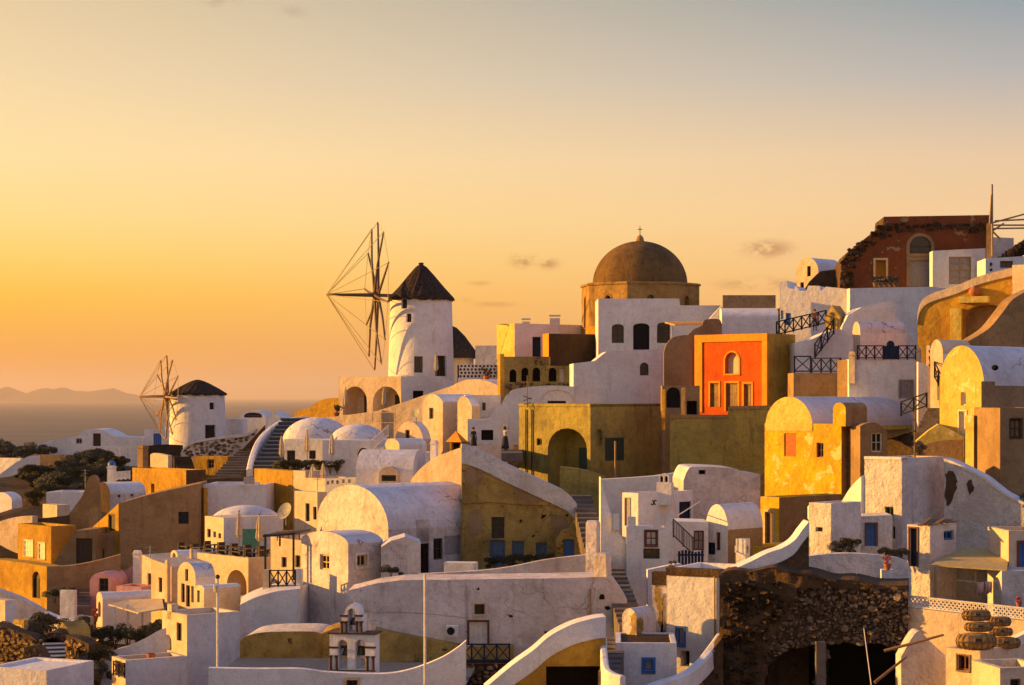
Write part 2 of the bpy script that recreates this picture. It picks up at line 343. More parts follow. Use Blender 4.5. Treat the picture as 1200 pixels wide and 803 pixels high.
def fill_opening(h, F, root, wallmat):
    k, op, rec = h['kind'], h['op'], h['rec']; a0, a1, z0, z1, zs = h['a0'], h['a1'], h['z0'], h['z1'], h['zs']; w, hh = a1-a0, z1-z0
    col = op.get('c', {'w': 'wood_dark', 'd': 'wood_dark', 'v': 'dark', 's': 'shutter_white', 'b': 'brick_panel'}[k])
    def panel(d, shrink=0.):
        mm = M(); mm.quad(*[F(a, z, d) for a, z in h['loop']]); return mm
    if k == 'w':
        fw = min(.09, w*.14); mm = M(); d0, d1 = rec-.09, rec-.01
        fbox(mm, F, a0, a0+fw, z0, zs, d0, d1); fbox(mm, F, a1-fw, a1, z0, zs, d0, d1)
        fbox(mm, F, a0+fw, a1-fw, z0, z0+fw, d0+.003, d1)
        if h['arch']:
            for i, (p, q) in enumerate(zip(h['loop'][2:], h['loop'][3:])): mm.bar(F(p[0], p[1], rec-.05), F(q[0], q[1], rec-.05), fw*1.6, .07)
            fbox(mm, F, a0+fw, a1-fw, zs-fw/2, zs+fw/2, d0+.004, d1)
        else: fbox(mm, F, a0+fw, a1-fw, z1-fw, z1, d0+.003, d1)
        b = fw*.55; mm2 = M()
        if w > .45: fbox(mm2, F, (a0+a1)/2-b/2, (a0+a1)/2+b/2, z0+fw, zs-fw*.6, d0+.02, d1)
        nr = max(1, int(round((zs-z0)/.55)))
        for i in range(1, nr): z = z0+(zs-z0)*i/nr; fbox(mm2, F, a0+fw, a1-fw, z-b/2, z+b/2, d0+.024, d1)
        o = mk('window', mm, col, root)
        if mm2.f: mk('glazing_bars', mm2, col, root, parent=o)
        mk('pane', panel(rec-.004), op.get('pane', 'glass'), root, parent=o)
    elif k in 'ds':
        n = max(2, int(round(w/.22))); mm = M()
        if h['arch']:
            mm = panel(rec-.02)
            for i in range(1, n): a = a0+w*i/n; fbox(mm, F, a-.012, a+.012, z0, zs, rec-.045, rec-.015)
        else:
            for i in range(n): fbox(mm, F, a0+w*i/n+.006, a0+w*(i+1)/n-.006, z0, z1, rec-.05-.008*(i % 2), rec+.01)
        o = mk('door' if k == 'd' else 'shutter', mm, col, root)
        m3 = M(); fw = min(.09, w*.12)
        fbox(m3, F, a0, a0+fw, z0, zs, rec-.12, rec-.06); fbox(m3, F, a1-fw, a1, z0, zs, rec-.12, rec-.06)
        if not h['arch']: fbox(m3, F, a0+fw, a1-fw, z1-fw, z1, rec-.122, rec-.062)
        if k == 's':
            for i in range(1, 3): z = z0+hh*i/3; fbox(m3, F, a0+fw, a1-fw, z-.03, z+.03, rec-.1, rec-.06)
        mk('frame', m3, op.get('fc', col), root, parent=o)
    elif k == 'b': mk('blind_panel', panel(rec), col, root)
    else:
        o = mk('opening', panel(rec), col, root)  # panel closes the hole; its dark colour stands for the unlit interior
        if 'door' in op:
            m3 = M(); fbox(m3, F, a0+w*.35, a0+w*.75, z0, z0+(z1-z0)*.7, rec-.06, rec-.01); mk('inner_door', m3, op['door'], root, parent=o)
    if 'trim' in op:
        t = op.get('tw', .14); mm = M(); d0, d1 = -op.get('proud', .05), .02
        if h['arch']:
            ctr = (a0+a1)/2; r0 = w/2; zz = z1-zs; n = 14
            for i in range(n):
                p = []
                for j in (i, i+1):
                    th = math.pi*j/n
                    p.append(((ctr-math.cos(th)*r0, zs+math.sin(th)*zz), (ctr-math.cos(th)*(r0+t), zs+math.sin(th)*(zz+t))))
                (i0, o0), (i1, o1) = p
                c = [F(*q, d0) for q in (i0, o0, o1, i1)]+[F(*q, d1) for q in (i0, o0, o1, i1)]
                mm.add(c, [(0,1,2,3), (1,5,6,2), (0,3,7,4)])
        else: fbox(mm, F, a0-t, a1+t, z1, z1+t, d0, d1)
        fbox(mm, F, a0-t, a0, z0, zs, d0, d1); fbox(mm, F, a1, a1+t, z0, zs, d0, d1)
        if k in 'wsb' or op.get('sill'): fbox(mm, F, a0-t, a1+t, z0-t, z0, d0-.03, d1)
        mk('surround', mm, op['trim'], root)

def house(name, label, x0, xc, x1, yt, yb, D, phi, mat='white', roof='flat', ys=None, rmat=None, W=None, top=None, wins=(), swins=(), ext=5.0,
          cat='house', parapet=.3, group=None, into=None, sm=True, cop=None, smat=None, wname='wall', ground=True, rfloor=None):
    """front wall between photo columns x0..xc (phi >= 0) or xc..x1 (phi < 0), visible side wall beyond the near corner xc"""
    fr = Frame(xc, D, phi); zc = (yb+yt)/2
    root = into or thing(name, label, cat, P(xc, yb, D), group)
    far = x0 if phi >= 0 else x1; sx = x1 if phi >= 0 else x0
    xe = fr.hit(far, zc, 'f')[0]; L = abs(xe); xa, xb = (min(xe, 0), max(xe, 0))
    if W is None: W = max(.3, fr.hit(sx, zc, 's')[0])
    zb = fr.hit(xc, yb, 'f')[1]; z0 = zb-ext; F = fr.face('f'); S = fr.face('s')
    hs = [hole_of(fr, 'f', w) for w in wins]; ss = [hole_of(fr, 's', w) for w in swins]
    walls, rf = M(), M(); rmat = rmat or mat
    if roof == 'vs':                                # barrel vault lying along the front
        zt = fr.hit(xc, yt, 'f')[1]; zs = fr.hit(xc, ys, 'f')[1]; ar = arc(0, W, zs, zt)
        face_with_holes(walls, F, [(xa, z0), (xb, z0), (xb, zs), (xa, zs)], hs)
        face_with_holes(walls, S, [(0, z0), (W, z0)]+ar[::-1], ss)
        xo = xa if xb == 0 else xb
        walls.quad(*[fr.W(xo, a, z) for a, z in [(0, z0), (W, z0)]+ar[::-1]])
        walls.quad(fr.W(xa, W, z0), fr.W(xb, W, z0), fr.W(xb, W, zs), fr.W(xa, W, zs))
        for (a, z), (b, y) in zip(ar, ar[1:]): rf.quad(fr.W(xa, a, z), fr.W(xb, a, z), fr.W(xb, b, y), fr.W(xa, b, y))
        tops = None
    else:
        if top:
            pt = [fr.hit(a, b, 'f') for a, b in (spline(top) if sm else top)]
            pt[0] = (xa, pt[0][1]); pt[-1] = (xb, pt[-1][1])
        elif roof == 'vf':
            xm = (x0+xc)/2 if phi >= 0 else (xc+x1)/2
            pt = arc(xa, xb, fr.hit(xc, ys, 'f')[1], fr.hit(xm, yt, 'f')[1])
        else:
            z = fr.hit(xc, yt, 'f')[1]; pt = [(xa, z), (xb, z)]
        loop = [(xa, z0), (xb, z0)]+pt[::-1]
        face_with_holes(walls, F, loop, hs)
        walls.quad(*[fr.W(a, W, z) for a, z in loop])
        zn = pt[-1][1] if phi >= 0 else pt[0][1]; zf = pt[0][1] if phi >= 0 else pt[-1][1]; xo = xa if phi >= 0 else xb
        if smat:
            sw = M(); face_with_holes(sw, S, [(0, z0), (W, z0), (W, zn), (0, zn)], ss)
            mk('side_wall', sw, smat, root)
        else: face_with_holes(walls, S, [(0, z0), (W, z0), (W, zn), (0, zn)], ss)
        walls.quad(fr.W(xo, 0, z0), fr.W(xo, W, z0), fr.W(xo, W, zf), fr.W(xo, 0, zf))
        if len(pt) == 2 and abs(pt[0][1]-pt[1][1]) < 1e-4 and parapet and W > 1.2 and L > 1.2:
            z = pt[0][1]; t = .25; p = parapet
            o4 = [(xa, 0), (xb, 0), (xb, W), (xa, W)]; i4 = [(xa+t, t), (xb-t, t), (xb-t, W-t), (xa+t, W-t)]
            for i in range(4):
                j = (i+1) % 4
                walls.quad(fr.W(*o4[i], z), fr.W(*o4[j], z), fr.W(*i4[j], z), fr.W(*i4[i], z))
                walls.quad(fr.W(*i4[i], z), fr.W(*i4[j], z), fr.W(*i4[j], z-p), fr.W(*i4[i], z-p))
            rf.quad(*[fr.W(*q, z-p) for q in i4])
        else:
            for (a, z), (b, y) in zip(pt, pt[1:]): rf.quad(fr.W(a, 0, z), fr.W(b, 0, y), fr.W(b, W, y), fr.W(a, W, z))
        if cop:                                     # a band along the top edge, proud of the wall
            cm = cop.get('mat', 'white'); h = cop.get('h', .3); ov = cop.get('over', .06); mm = M(); up = cop.get('up', .05)
            for (a, z), (b, y) in zip(pt, pt[1:]):
                q = [fr.W(s_, d, zz) for d in (-ov, min(W, cop.get('w', W))+ov) for s_, zz in ((a, z-h), (b, y-h), (b, y+up), (a, z+up))]
                mm.add(q, [(0,1,2,3), (4,7,6,5), (3,2,6,7), (0,4,5,1)])
            for (a, z) in (pt[0], pt[-1]):
                mm.quad(*[fr.W(a, d, zz) for d, zz in ((-ov, z-h), (min(W, cop.get('w', W))+ov, z-h), (min(W, cop.get('w', W))+ov, z+up), (-ov, z+up))])
            mk('coping', mm, cm, root)
    mk(wname, walls, mat, root)
    if rf.f: mk('roof', rf, rfloor or rmat, root, smooth=(roof in ('vf', 'vs') or (top is not None and sm)))
    for h in hs: fill_opening(h, F, root, mat)
    for h in ss: fill_opening(h, S, root, mat)
    if ground:
        for x in (xa, (xa+xb)/2, xb):
            for y in ((0, W) if W > 1.5 else (0,)):
                q = fr.W(x, y, 0); GROUND.append((q.x, q.y, zb-.35))
    return root, fr
def wall(name, label, top, yb, D, phi, mat='white', W=.5, **k):
    k.setdefault('cat', 'wall')
    if phi >= 0: return house(name, label, top[0][0], top[-1][0], top[-1][0], top[-1][1], yb, D, phi, mat, top=top, W=W, **k)
    return house(name, label, top[0][0], top[0][0], top[-1][0], top[0][1], yb, D, phi, mat, top=top, W=W, **k)
def box_part(fr, root, name, x0, y0, x1, y1, depth, mat, off=0., proud=0.):
    """an upright box seen on the front plane of a frame"""
    a0, z1 = fr.hit(x0, y0, 'f', off); a1, z0 = fr.hit(x1, y1, 'f', off); mm = M()
    fbox(mm, fr.face('f', off), a0, a1, z0, z1, -proud, depth); return mk(name, mm, mat, root)
def pillar(name, label, x0, x1, yt, yb, D, mat='white', phi=20, cap=True, taper=.92, cat='pillar', ext=1.5, group=None, into=None):
    root = into or thing(name, label, cat, P((x0+x1)/2, yb, D), group); w = m_of(x1-x0, D)/(math.cos(R(phi))+math.sin(R(phi)))
    c = P((x0+x1)/2, yb, D); zt = P(x0, yt, D).z; p = R(phi); ex = Vector((math.cos(p), -math.sin(p), 0))*w/2; ey = Vector((math.sin(p), math.cos(p), 0))*w/2
    mm = M(); rows = [(c.z-ext, 1.), (zt-.15, taper), (zt, taper*.8)]
    for z, s in rows: mm.v += [Vector((c.x, c.y, 0))+ex*a*s+ey*b*s+Vector((0, 0, z)) for a, b in ((-1,-1), (1,-1), (1,1), (-1,1))]
    for i in range(2):
        for k in range(4): mm.f.append((i*4+k, i*4+(k+1) % 4, i*4+4+(k+1) % 4, i*4+4+k))
    mm.f.append((8, 9, 10, 11)); mk('shaft', mm, mat, root)
    if cap:
        mm = M(); mm.obox(Vector((c.x, c.y, zt-.28))-ex*1.08-ey*1.08, ex*2.16, ey*2.16, Vector((0, 0, .1))); mk('cap', mm, mat, root)
    if into is None: GROUND.append((c.x, c.y, c.z-.3))
    return root
def pathwall(name, label, pts, h, thick=.4, mat='white', cat='wall', n=5, into=None):
    q = [P(*p) for p in spline(pts, n)]; root = into or thing(name, label, cat, q[0]-Vector((0, 0, h))); mm = M(); prof = []
    for i, p in enumerate(q):
        d = q[min(i+1, len(q)-1)]-q[max(i-1, 0)]; d.z = 0; d.normalize(); nrm = Vector((-d.y, d.x, 0))*thick/2
        dn = Vector((0, 0, h)); bz = Vector((0, 0, .08)); prof.append([p-nrm-dn, p-nrm-bz, p-nrm*.6, p+nrm*.6, p+nrm-bz, p+nrm-dn])
    for a, b in zip(prof, prof[1:]):
        for k in range(5): mm.quad(a[k], a[k+1], b[k+1], b[k])
    mm.quad(*prof[0]); mm.quad(*prof[-1]); mk('wall', mm, mat, root); return root
def stairs(name, label, b, t, width, n, mat='step_stone', cat='stairs', into=None, thick=1.2):
    b, t = P(*b), P(*t); root = into or thing(name, label, cat, b); d = t-b; run = Vector((d.x, d.y, 0)); u = run.normalized(); s = Vector((u.y, -u.x, 0))
    tread = run.length/n; rise = d.z/n; rnd = random.Random(n)
    for i in range(n):
        o = b+u*tread*i+Vector((0, 0, rise*(i+1)+rnd.uniform(-.012, .012))); mm = M()
        w = width*rnd.uniform(.98, 1.02)
        mm.obox(o-s*w/2-Vector((0, 0, thick)), s*w, u*(tread+.04), Vector((0, 0, thick))); so = mk('step', mm, mat, root)
        if mat == 'step_grey': mm = M(); mm.obox(o-s*w*.49-u*.012-Vector((0, 0, abs(rise)*.98)), s*w*.98, u*.02, Vector((0, 0, abs(rise)*.86))); mk('riser', mm, 'riser', root, parent=so)
    GROUND.append((b.x, b.y, b.z-.6)); GROUND.append((t.x, t.y, t.z-.6)); return root
def railing(name, label, a, b, h, panels, mat='black_iron', group=None, x=True, into=None, w=.05):
    a, b = P(*a), P(*b); root = into or thing(name, label, 'railing', a, group); up = Vector((0, 0, 1)); d = b-a
    for i in range(panels+1): mm = M(); p = a+d*i/panels; mm.bar(p, p+up*(h+.04), w*1.3); mk('post', mm, mat, root)
    for z in (.12, h): mm = M(); mm.bar(a+up*z, b+up*z, w, w*1.1); mk('rail', mm, mat, root)
    for i in range(panels):
        p, q = a+d*i/panels, a+d*(i+1)/panels; mm = M()
        if x:
            mm.bar(p+up*.14, q+up*(h-.03), w*.8); mm.bar(q+up*.14, p+up*(h-.03), w*.8)
            m_ = (p+q)/2
        else:
            for k in range(1, 6): r = p+(q-p)*k/6; mm.bar(r+up*.1, r+up*h, w*.6)
        mk('cross_brace' if x else 'balusters', mm, mat, root)
    return root
def stonefield(fr, root, pts, size, mat, name='stones', proud=.12, jit=.3, dens=1., off=0., skip=None):
    """rubble facing: irregular stones set in the plane of a wall inside a photo polygon"""
    poly = [fr.hit(a, b, 'f', off) for a, b in pts]; xs = [p[0] for p in poly]; zs = [p[1] for p in poly]; mm = M(); rnd = random.Random(len(pts)+int(size*100))
    sk = [[fr.hit(a, b, 'f', off) for a, b in s] for s in (skip or [])]
    def inside(a, z, pl):
        c = False; n = len(pl)
        for i in range(n):
            (x1, y1), (x2, y2) = pl[i], pl[(i+1) % n]
            if (y1 > z) != (y2 > z) and a < (x2-x1)*(z-y1)/(y2-y1)+x1: c = not c
        return c
    z = min(zs); row = 0
    while z < max(zs):
        a = min(xs)+(row % 2)*size*.5
        while a < max(xs):
            w = size*rnd.uniform(.6, 1.5); h = size*rnd.uniform(.5, .95); ca, cz = a+w/2+rnd.uniform(-.1, .1)*size, z+rnd.uniform(-jit, jit)*size
            if rnd.random() < dens and inside(ca, cz, poly) and not any(inside(ca, cz, s) for s in sk):
                n = rnd.randint(5, 7); ph = rnd.uniform(0, 6); base, topv = [], []; pr = proud*rnd.uniform(.4, 1.3)
                for k in range(n):
                    th = ph+2*math.pi*k/n; rr = rnd.uniform(.68, 1.15)
                    base.append(fr.W(ca+math.cos(th)*w*.53*rr, off+.06, cz+math.sin(th)*h*.55*rr))
                    topv.append(fr.W(ca+math.cos(th)*w*.42*rr, off-pr*rnd.uniform(.6, 1.3), cz+math.sin(th)*h*.44*rr))
                mm.add(base+topv, [(k, (k+1) % n, n+(k+1) % n, n+k) for k in range(n)]+[tuple(range(n, 2*n))])
            a += w
        z += size*.62; row += 1
    o = mk(name, mm, mat, root); o['kind'] = 'stuff'; return o
def _inside(a, z, pl):
    c = False; n = len(pl)
    for i in range(n):
        (x1, y1), (x2, y2) = pl[i], pl[(i+1) % n]
        if (y1 > z) != (y2 > z) and a < (x2-x1)*(z-y1)/(y2-y1)+x1: c = not c
    return c
def rockface(fr, root, pts, step, amp, mat, skip=(), name='rock_face', off=0., seed=0):
    """ragged rock standing proud of a wall plane inside a photo polygon"""
    poly = [fr.hit(a, b, 'f', off) for a, b in pts]; sk = [[fr.hit(a, b, 'f', off) for a, b in s_] for s_ in skip]
    x0, x1 = min(p[0] for p in poly), max(p[0] for p in poly); z0, z1 = min(p[1] for p in poly), max(p[1] for p in poly); nx, nz = int((x1-x0)/step)+2, int((z1-z0)/step)+2; mm = M()
    for j in range(nz):
        for i in range(nx):
            a, z = x0+i*step, z0+j*step; q = Vector((a, z, seed)); h = 0; f = .55; w = 1.
            for o_ in range(5): h += w*abs(noise.noise(q*f)); f *= 2.1; w *= .55
            mm.v.append(fr.W(a+.25*step*noise.noise(q*9), off+.05-amp*h, z+.25*step*noise.noise(q*9+Vector((5,5,5)))))
    for j in range(nz-1):
        for i in range(nx-1):
            a, z = x0+(i+.5)*step, z0+(j+.5)*step
            if _inside(a, z, poly) and not any(_inside(a, z, s_) for s_ in sk): mm.f.append((j*nx+i, j*nx+i+1, (j+1)*nx+i+1, (j+1)*nx+i))
    return mk(name, mm, mat, root, True)
def patch(fr, root, pts, mat, plane='f', proud=.012, name='bare_patch', seed=1):
    rnd = random.Random(seed); l = [fr.hit(a, b, plane) for a, b in spline(pts+[pts[0]], 4)[:-1]]; F = fr.face(plane); mm = M()
    mm.quad(*[F(a+rnd.uniform(-.05, .05), z+rnd.uniform(-.05, .05), -proud) for a, z in l]); return mk(name, mm, mat, root)
def slab(name, label, pts, t, mat, cat, into=None, pname='sheet'):
    q = [P(*p) for p in pts]; root = into or thing(name, label, cat, q[0]); mm = M(); dn = Vector((0, 0, t)); n = len(q)
    mm.add(q+[p-dn for p in q], [tuple(range(n)), tuple(range(2*n-1, n-1, -1))]+[(i, (i+1) % n, n+(i+1) % n, n+i) for i in range(n)])
    mk(pname, mm, mat, root); return root
def ellipsoid(mm, c, rx, ry, rz, nseg=32, nring=10, full=False, lump=0., seed=0):
    c = Vector(c); rows = []
    lo = -nring if full else 0
    for i in range(lo, nring+1):
        th = i/nring*math.pi/2
        for k in range(nseg):
            t = 2*math.pi*k/nseg; d = Vector((math.cos(t)*math.cos(th), math.sin(t)*math.cos(th), math.sin(th)))
            f = 1+(lump*noise.noise(d*2.1+Vector((seed*3.3, 0, 0)))+lump*.5*noise.noise(d*5+Vector((seed, 4, 0))) if lump else 0)
            rows.append(c+Vector((d.x*rx, d.y*ry, d.z*rz))*f)
    m = nring-lo; mm.add(rows, [(i*nseg+k, i*nseg+(k+1) % nseg, (i+1)*nseg+(k+1) % nseg, (i+1)*nseg+k) for i in range(m) for k in range(nseg)])
def dome(name, label, x0, x1, yt, yb, D, mat='white_vault', deep=1., cat='house', into=None, pname='dome', n=36):
    c = P((x0+x1)/2, yb, D); rx = m_of((x1-x0)/2, D); rz = m_of(yb-yt, D); root = into or thing(name, label, cat, c); mm = M()
    ellipsoid(mm, c, rx, rx*deep, rz, n, 12); mm.lathe(c, [(rx, 0), (rx, -1.0)], n, 1, deep); mk(pname, mm, mat, root, smooth=True); return root
def boulder(label, px, py, D, rx, ry, rz, mat='rock', seed=1, group=None):
    mm = M(); ellipsoid(mm, P(px, py, D), rx, ry, rz, 48, 16, True, .28, seed); return solo('rock_outcrop', mm, mat, label, 'rock', group, True)
# ================================================================== far left slope
house('house', 'long low white house with swollen roofline facing the sea, dark door and small window', 35, 166, 166, 513, 548, 238, 3, 'white', W=6,
      top=[(35,534),(50,519),(90,511),(97,505),(108,503),(120,504),(130,509),(138,512),(166,513)], wins=[('w',89,514,96,520,{'c':'grey_panel'}), ('d',109,508,118,523)])
wall('wall', 'low white garden wall in front of the long sea-facing house', [(80,546),(88,528),(98,524),(140,524)], 560, 228, 2, 'white', W=.6)
wall('wall', 'short ochre retaining wall among the dark shrubs', [(30,536),(38,533),(72,533)], 560, 222, 12, 'tan', W=.8, sm=False)
wall('wall', 'plain white gable end sloping down at the edge of the shrubs', [(-14,566),(20,541),(33,535)], 600, 212, 4, 'white', W=4, sm=False)
house('house', 'pale flat roof house mostly hidden behind the sloping white gable', -14, 24, 27, 537, 560, 226, 25, 'white')
r, fr = house('hut', 'small white hut with a bright blue door left of the small windmill', 166, 169, 200, 503, 527, 240, -8, 'white', wins=[('d',180,508,189,522,{'c':'blue','rec':.1})], cat='hut')
box_part(fr, r, 'chimney', 192, 496, 197, 504, .5, 'white', .4)
pillar('chimney', 'square tan chimney lit by the sun left of the ochre wall', 161, 174, 522, 546, 190, 'tan', 35, cat='chimney')
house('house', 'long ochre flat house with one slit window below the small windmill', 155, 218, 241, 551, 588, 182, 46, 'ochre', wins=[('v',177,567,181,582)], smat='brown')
house('house', 'low white vaulted house with dark arched end beside the shrubs', 112, 129, 171, 565, 593, 174, 62, 'dark_wall', 'vf', ys=579, rmat='white_vault', smat='white_old', swins=[('v',138,580,141,583), ('v',153,579,156,582)])  # arched end coloured darker than side and roof
wall('chimney_wall', 'tan wall sweeping up in a curve to a tall chimney', [(78,606),(88,593),(97,580),(101,568),(104,560),(109,557),(113,562),(114,576),(116,606)], 612, 160, 8, 'tan', W=.7, cat='wall')
house('house', 'white box house with a plain lavender wall below the shrubs', 54, 93, 97, 577, 604, 170, 6, 'white', W=4)
house('house', 'small cream annexe lit by the sun below the white box house', 50, 67, 82, 592, 612, 163, 48, 'cream')
house('house', 'small white vaulted hut at the foot of the sloping gable', -12, 14, 26, 577, 604, 182, 30, 'white', 'vf', ys=588)
wall('wall', 'low cream garden wall with rounded top left of the yellow house', [(-8,614),(10,608),(26,605),(38,605)], 622, 158, 30, 'cream', W=.6)
# yellow house with two bright windows
house('house', 'yellow ochre house with two bright white shuttered windows', 21, 60, 89, 617, 664, 150, 46, 'ochre', wins=[('s',28,633,39,652,{'trim':'trim_cream','tw':.07}), ('s',45,636,53,655,{'trim':'trim_cream','tw':.07})])
wall('wall', 'dark grey parapet wall on the roof behind the yellow house', [(24,613),(30,608),(55,607),(80,604)], 622, 159, 3, 'brown', W=.4)
house('house', 'tan house front with sloping edge and large dark wooden shutters', 62, 112, 112, 622, 668, 146, 6, 'tan', W=4, sm=False,
      top=[(62,661),(75,641),(88,622),(112,620)], wins=[('d',89,631,108,661)])
r, fr = wall('house', 'large tan house with a long bare wall rising towards the windmill', [(140,590),(170,581),(200,574),(233,567)], 672, 147, -3, 'tan', W=6, cat='house', sm=False,
      wins=[('w',209,600,221,614,{'c':'blue_dark'})])
wall('x', '', [(107,619),(124,604),(139,590)], 660, 147.2, 48, 'ochre', W=4, into=r, sm=False, wins=[('d',127,603,135,622)], wname='gable_wall')  # one house: brighter ochre for the sunlit gable, darker tan for shaded walls
wall('x', '', [(110,625),(140,625)], 668, 147.6, 2, 'tan', W=.5, into=r, wins=[('v',115,643,122,656)], wname='lower_wall')
r, fr = wall('terrace_wall', 'yellow ochre terrace wall with an arched niche below the yellow house', [(-10,655),(25,659),(55,664)], 718, 138, 46, 'ochre', W=1.2, sm=False, wins=[('ad',38,670,47,701)])
wall('x', '', [(55,664),(70,664),(90,662),(115,657),(141,650)], 705, 138, -10, 'tan', W=.8, into=r, wname='side_wall')  # same terrace wall turned from the sun, its shade put into the tan
wall('wall', 'tall plain grey plaster wall under the arched terrace wall', [(-8,690),(20,700),(50,716)], 740, 131, 8, 'white_old', W=.8)
stairs('stairs', 'short flight of pale steps beside the pink house', (97,713,134), (98,679,141), 1.0, 9, 'step_stone')
house('planter', 'stepped white masonry block beside the pale steps', 70, 88, 90, 692, 718, 133, 12, 'white', cat='planter')
r, fr = house('house', 'small pink house with rounded gable and dark window', 105, 131, 131, 671, 710, 136.5, 10, 'pink', 'vf', ys=684, W=3, wins=[('w',116,678,127,693)])
wall('wall', 'pale pink wall rising to a white chimney behind the pink house', [(131,684),(140,674),(150,667),(158,662)], 705, 140, -4, 'pink', W=.5)
pillar('chimney', 'tall white chimney with niche next to the pink wall', 156, 166, 645, 690, 139, 'white', 12, cat='chimney')
wall('house', 'long sunlit cream house wall with two brown doors behind the canopy', [(166,650),(200,664)], 700, 133, 44, 'cream', W=4, cat='house', sm=False, wins=[('d',173,672,177,691,{'c':'wood_red'}), ('d',186,678,190,694,{'c':'wood_red'})])
house('house', 'tiny flat pink annexe beside the long cream wall', 136, 166, 172, 688, 706, 133, 20, 'pink', W=2)
wall('wall', 'curving low white wall with a sunlit end below the pale steps', [(50,717),(65,723),(80,727),(90,729)], 745, 125, 38, 'white', W=.5)
house('gate_pier', 'square sunlit stone pier with flat top beside dark shrubs', 90, 105, 108, 723, 750, 121, 45, 'cream', cat='pillar')
house('house', 'low white house with narrow sunlit arched end and red niche, canopy along its side', 113, 120, 190, 694, 745, 127, 62, 'cream', 'vf', ys=703, smat='white', rmat='white', wins=[('ad',115,705,118,723,{'c':'wood_red'})])
r = slab('canopy', 'pale cloth canopy on posts along the low white house', [(127,708,121),(162,718,117),(192,713,117),(190,701,123),(150,703,124)], .08, 'canvas', 'canopy')
for px, y0, y1 in ((135,711,750), (167,718,748), (150,708,745)):
    mm = M(); mm.bar(P(px,y1,119), P(px,y0,119), .14); mk('post', mm, 'white_paint', r)
GROUND.append(tuple(P(160,750,118)))
# stone ruins at the lower left
r, fr = wall('ruin_wall', 'broken golden stone wall at the lower left corner of the village', [(-8,730),(10,736),(22,741),(36,745),(44,752)], 790, 113, 28, 'brown', W=.8, cat='wall')
stonefield(fr, r, [(-8,732),(22,743),(44,754),(44,790),(-8,790)], .38, 'stone_gold')
r, fr = house('hut', 'tiny stone hut with one lit window above the ruin wall', 15, 28, 33, 727, 748, 114.5, 40, 'ochre_old', cat='hut', wins=[('s',18,732,26,741,{'c':'trim_cream'})])  # cream shutter gives the look of a lit window by colour alone
r, fr = wall('ruin_wall', 'golden stone wall with a narrow slot right of the dark steps', [(77,744),(90,748),(104,755)], 806, 108, 38, 'brown', W=.8, wins=[('v',92,763,97,797)], cat='wall')
stonefield(fr, r, [(77,746),(104,757),(104,806),(77,806)], .34, 'stone_gold', skip=[[(91,760),(98,760),(98,799),(91,799)]])
r, fr = wall('ruin_wall', 'curved dark rubble wall left of the dark steps', [(28,759),(40,757),(48,762),(55,776),(62,790),(68,806)], 815, 106, 8, 'brown', W=.8, cat='wall')
stonefield(fr, r, [(28,761),(46,762),(60,790),(67,806),(28,806)], .30, 'stone')
r, fr = wall('ruin_arch', 'dark rubble arch over the top of the dark steps', [(41,757),(47,747),(58,742),(70,743),(78,750)], 760, 113, 0, 'dark_wall', W=1.5, cat='arch', wins=[('av',46,748,76,772,{'rec':1.2})])
stonefield(fr, r, [(41,757),(47,748),(58,742),(70,743),(78,750),(76,752),(64,747),(52,749),(45,758)], .25, 'stone')
wall('hut', 'small stone gable beside the rubble arch', [(66,744),(69,736),(73,729),(79,737),(81,744)], 750, 114.5, 42, 'ochre_old', W=1.5, cat='hut', sm=False)
stairs('stairs', 'dark flight of grey steps climbing through the stone ruins', (79,812,102), (64,753,113), 1.35, 12, 'step_grey')
house('house', 'flat white roof in shade at the lower left corner', -16, 55, 60, 786, 830, 97, 22, 'white', W=4, parapet=.1)
wall('wall', 'white curving parapet climbing beside the stone ruins', [(117,808),(120,788),(125,771),(134,762),(150,757),(170,748),(188,738),(199,735)], 830, 110, 5, 'white', W=.4)
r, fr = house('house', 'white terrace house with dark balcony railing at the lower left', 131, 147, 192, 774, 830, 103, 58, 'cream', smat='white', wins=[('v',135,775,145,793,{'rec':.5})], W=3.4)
railing('railing', 'small dark balcony railing of the white terrace house', (133,792,103.9), (146,795,102.2), .75, 2)
mm = M(); mm.lathe(P(177,774,105), [(.18,0),(.25,.35),(.22,.36)], 10); solo('flower_pot', mm, 'terracotta', 'terracotta pot on the white terrace house roof', 'pot')

# ================================================================== slope by the small windmill
r, fr = wall('retaining_wall', 'round-ended pebbled retaining wall with white coping under the small windmill', [(212,532),(216,525),(226,518),(245,514),(265,511.5),(288,509),(300,503)], 540, 208, 2, 'white_old', W=1.0, cop={'h':.22,'over':.12,'mat':'white'})
stonefield(fr, r, [(213,532),(217,526),(227,520),(246,516),(266,513),(289,511),(300,506),(280,524),(266,536),(213,536)], .55, 'stone', proud=.06)
wall('wall', 'tan plaster wall with one square window under the pebbled wall', [(226,535),(267,535)], 560, 203, 20, 'ochre', W=2, wins=[('w',243,538.5,251,549,{'c':'wood_pale'})])
wall('wall', 'dark rubble wall at the foot of the small windmill', [(170,523),(190,521),(213,522)], 538, 213, 0, 'dark_wall', W=.8)
stairs('stairs', 'dark worn steps left of the pebbled wall', (219,553,197), (213,535,203), 1.7, 6, 'dark_wall')
wall('wall', 'broken white low wall catching the sun near the tan chimney', [(176,533),(180,531),(188,532),(197,534)], 543, 199, 44, 'cream', W=.5)
stairs('stairs', 'broad brown earthen steps between dark walls', (262,563,186), (297,526,203), 2.6, 12, 'step_stone')
wall('wall', 'dark sloping wall along the broad brown steps', [(256,556),(266,545),(280,531),(295,515),(311,498)], 568, 201, -12, 'brown', W=.6)
wall('wall', 'dark brown wall strip above the plain white house', [(233,562),(270,560),(307,559)], 575, 157, 4, 'brown', W=1.5)
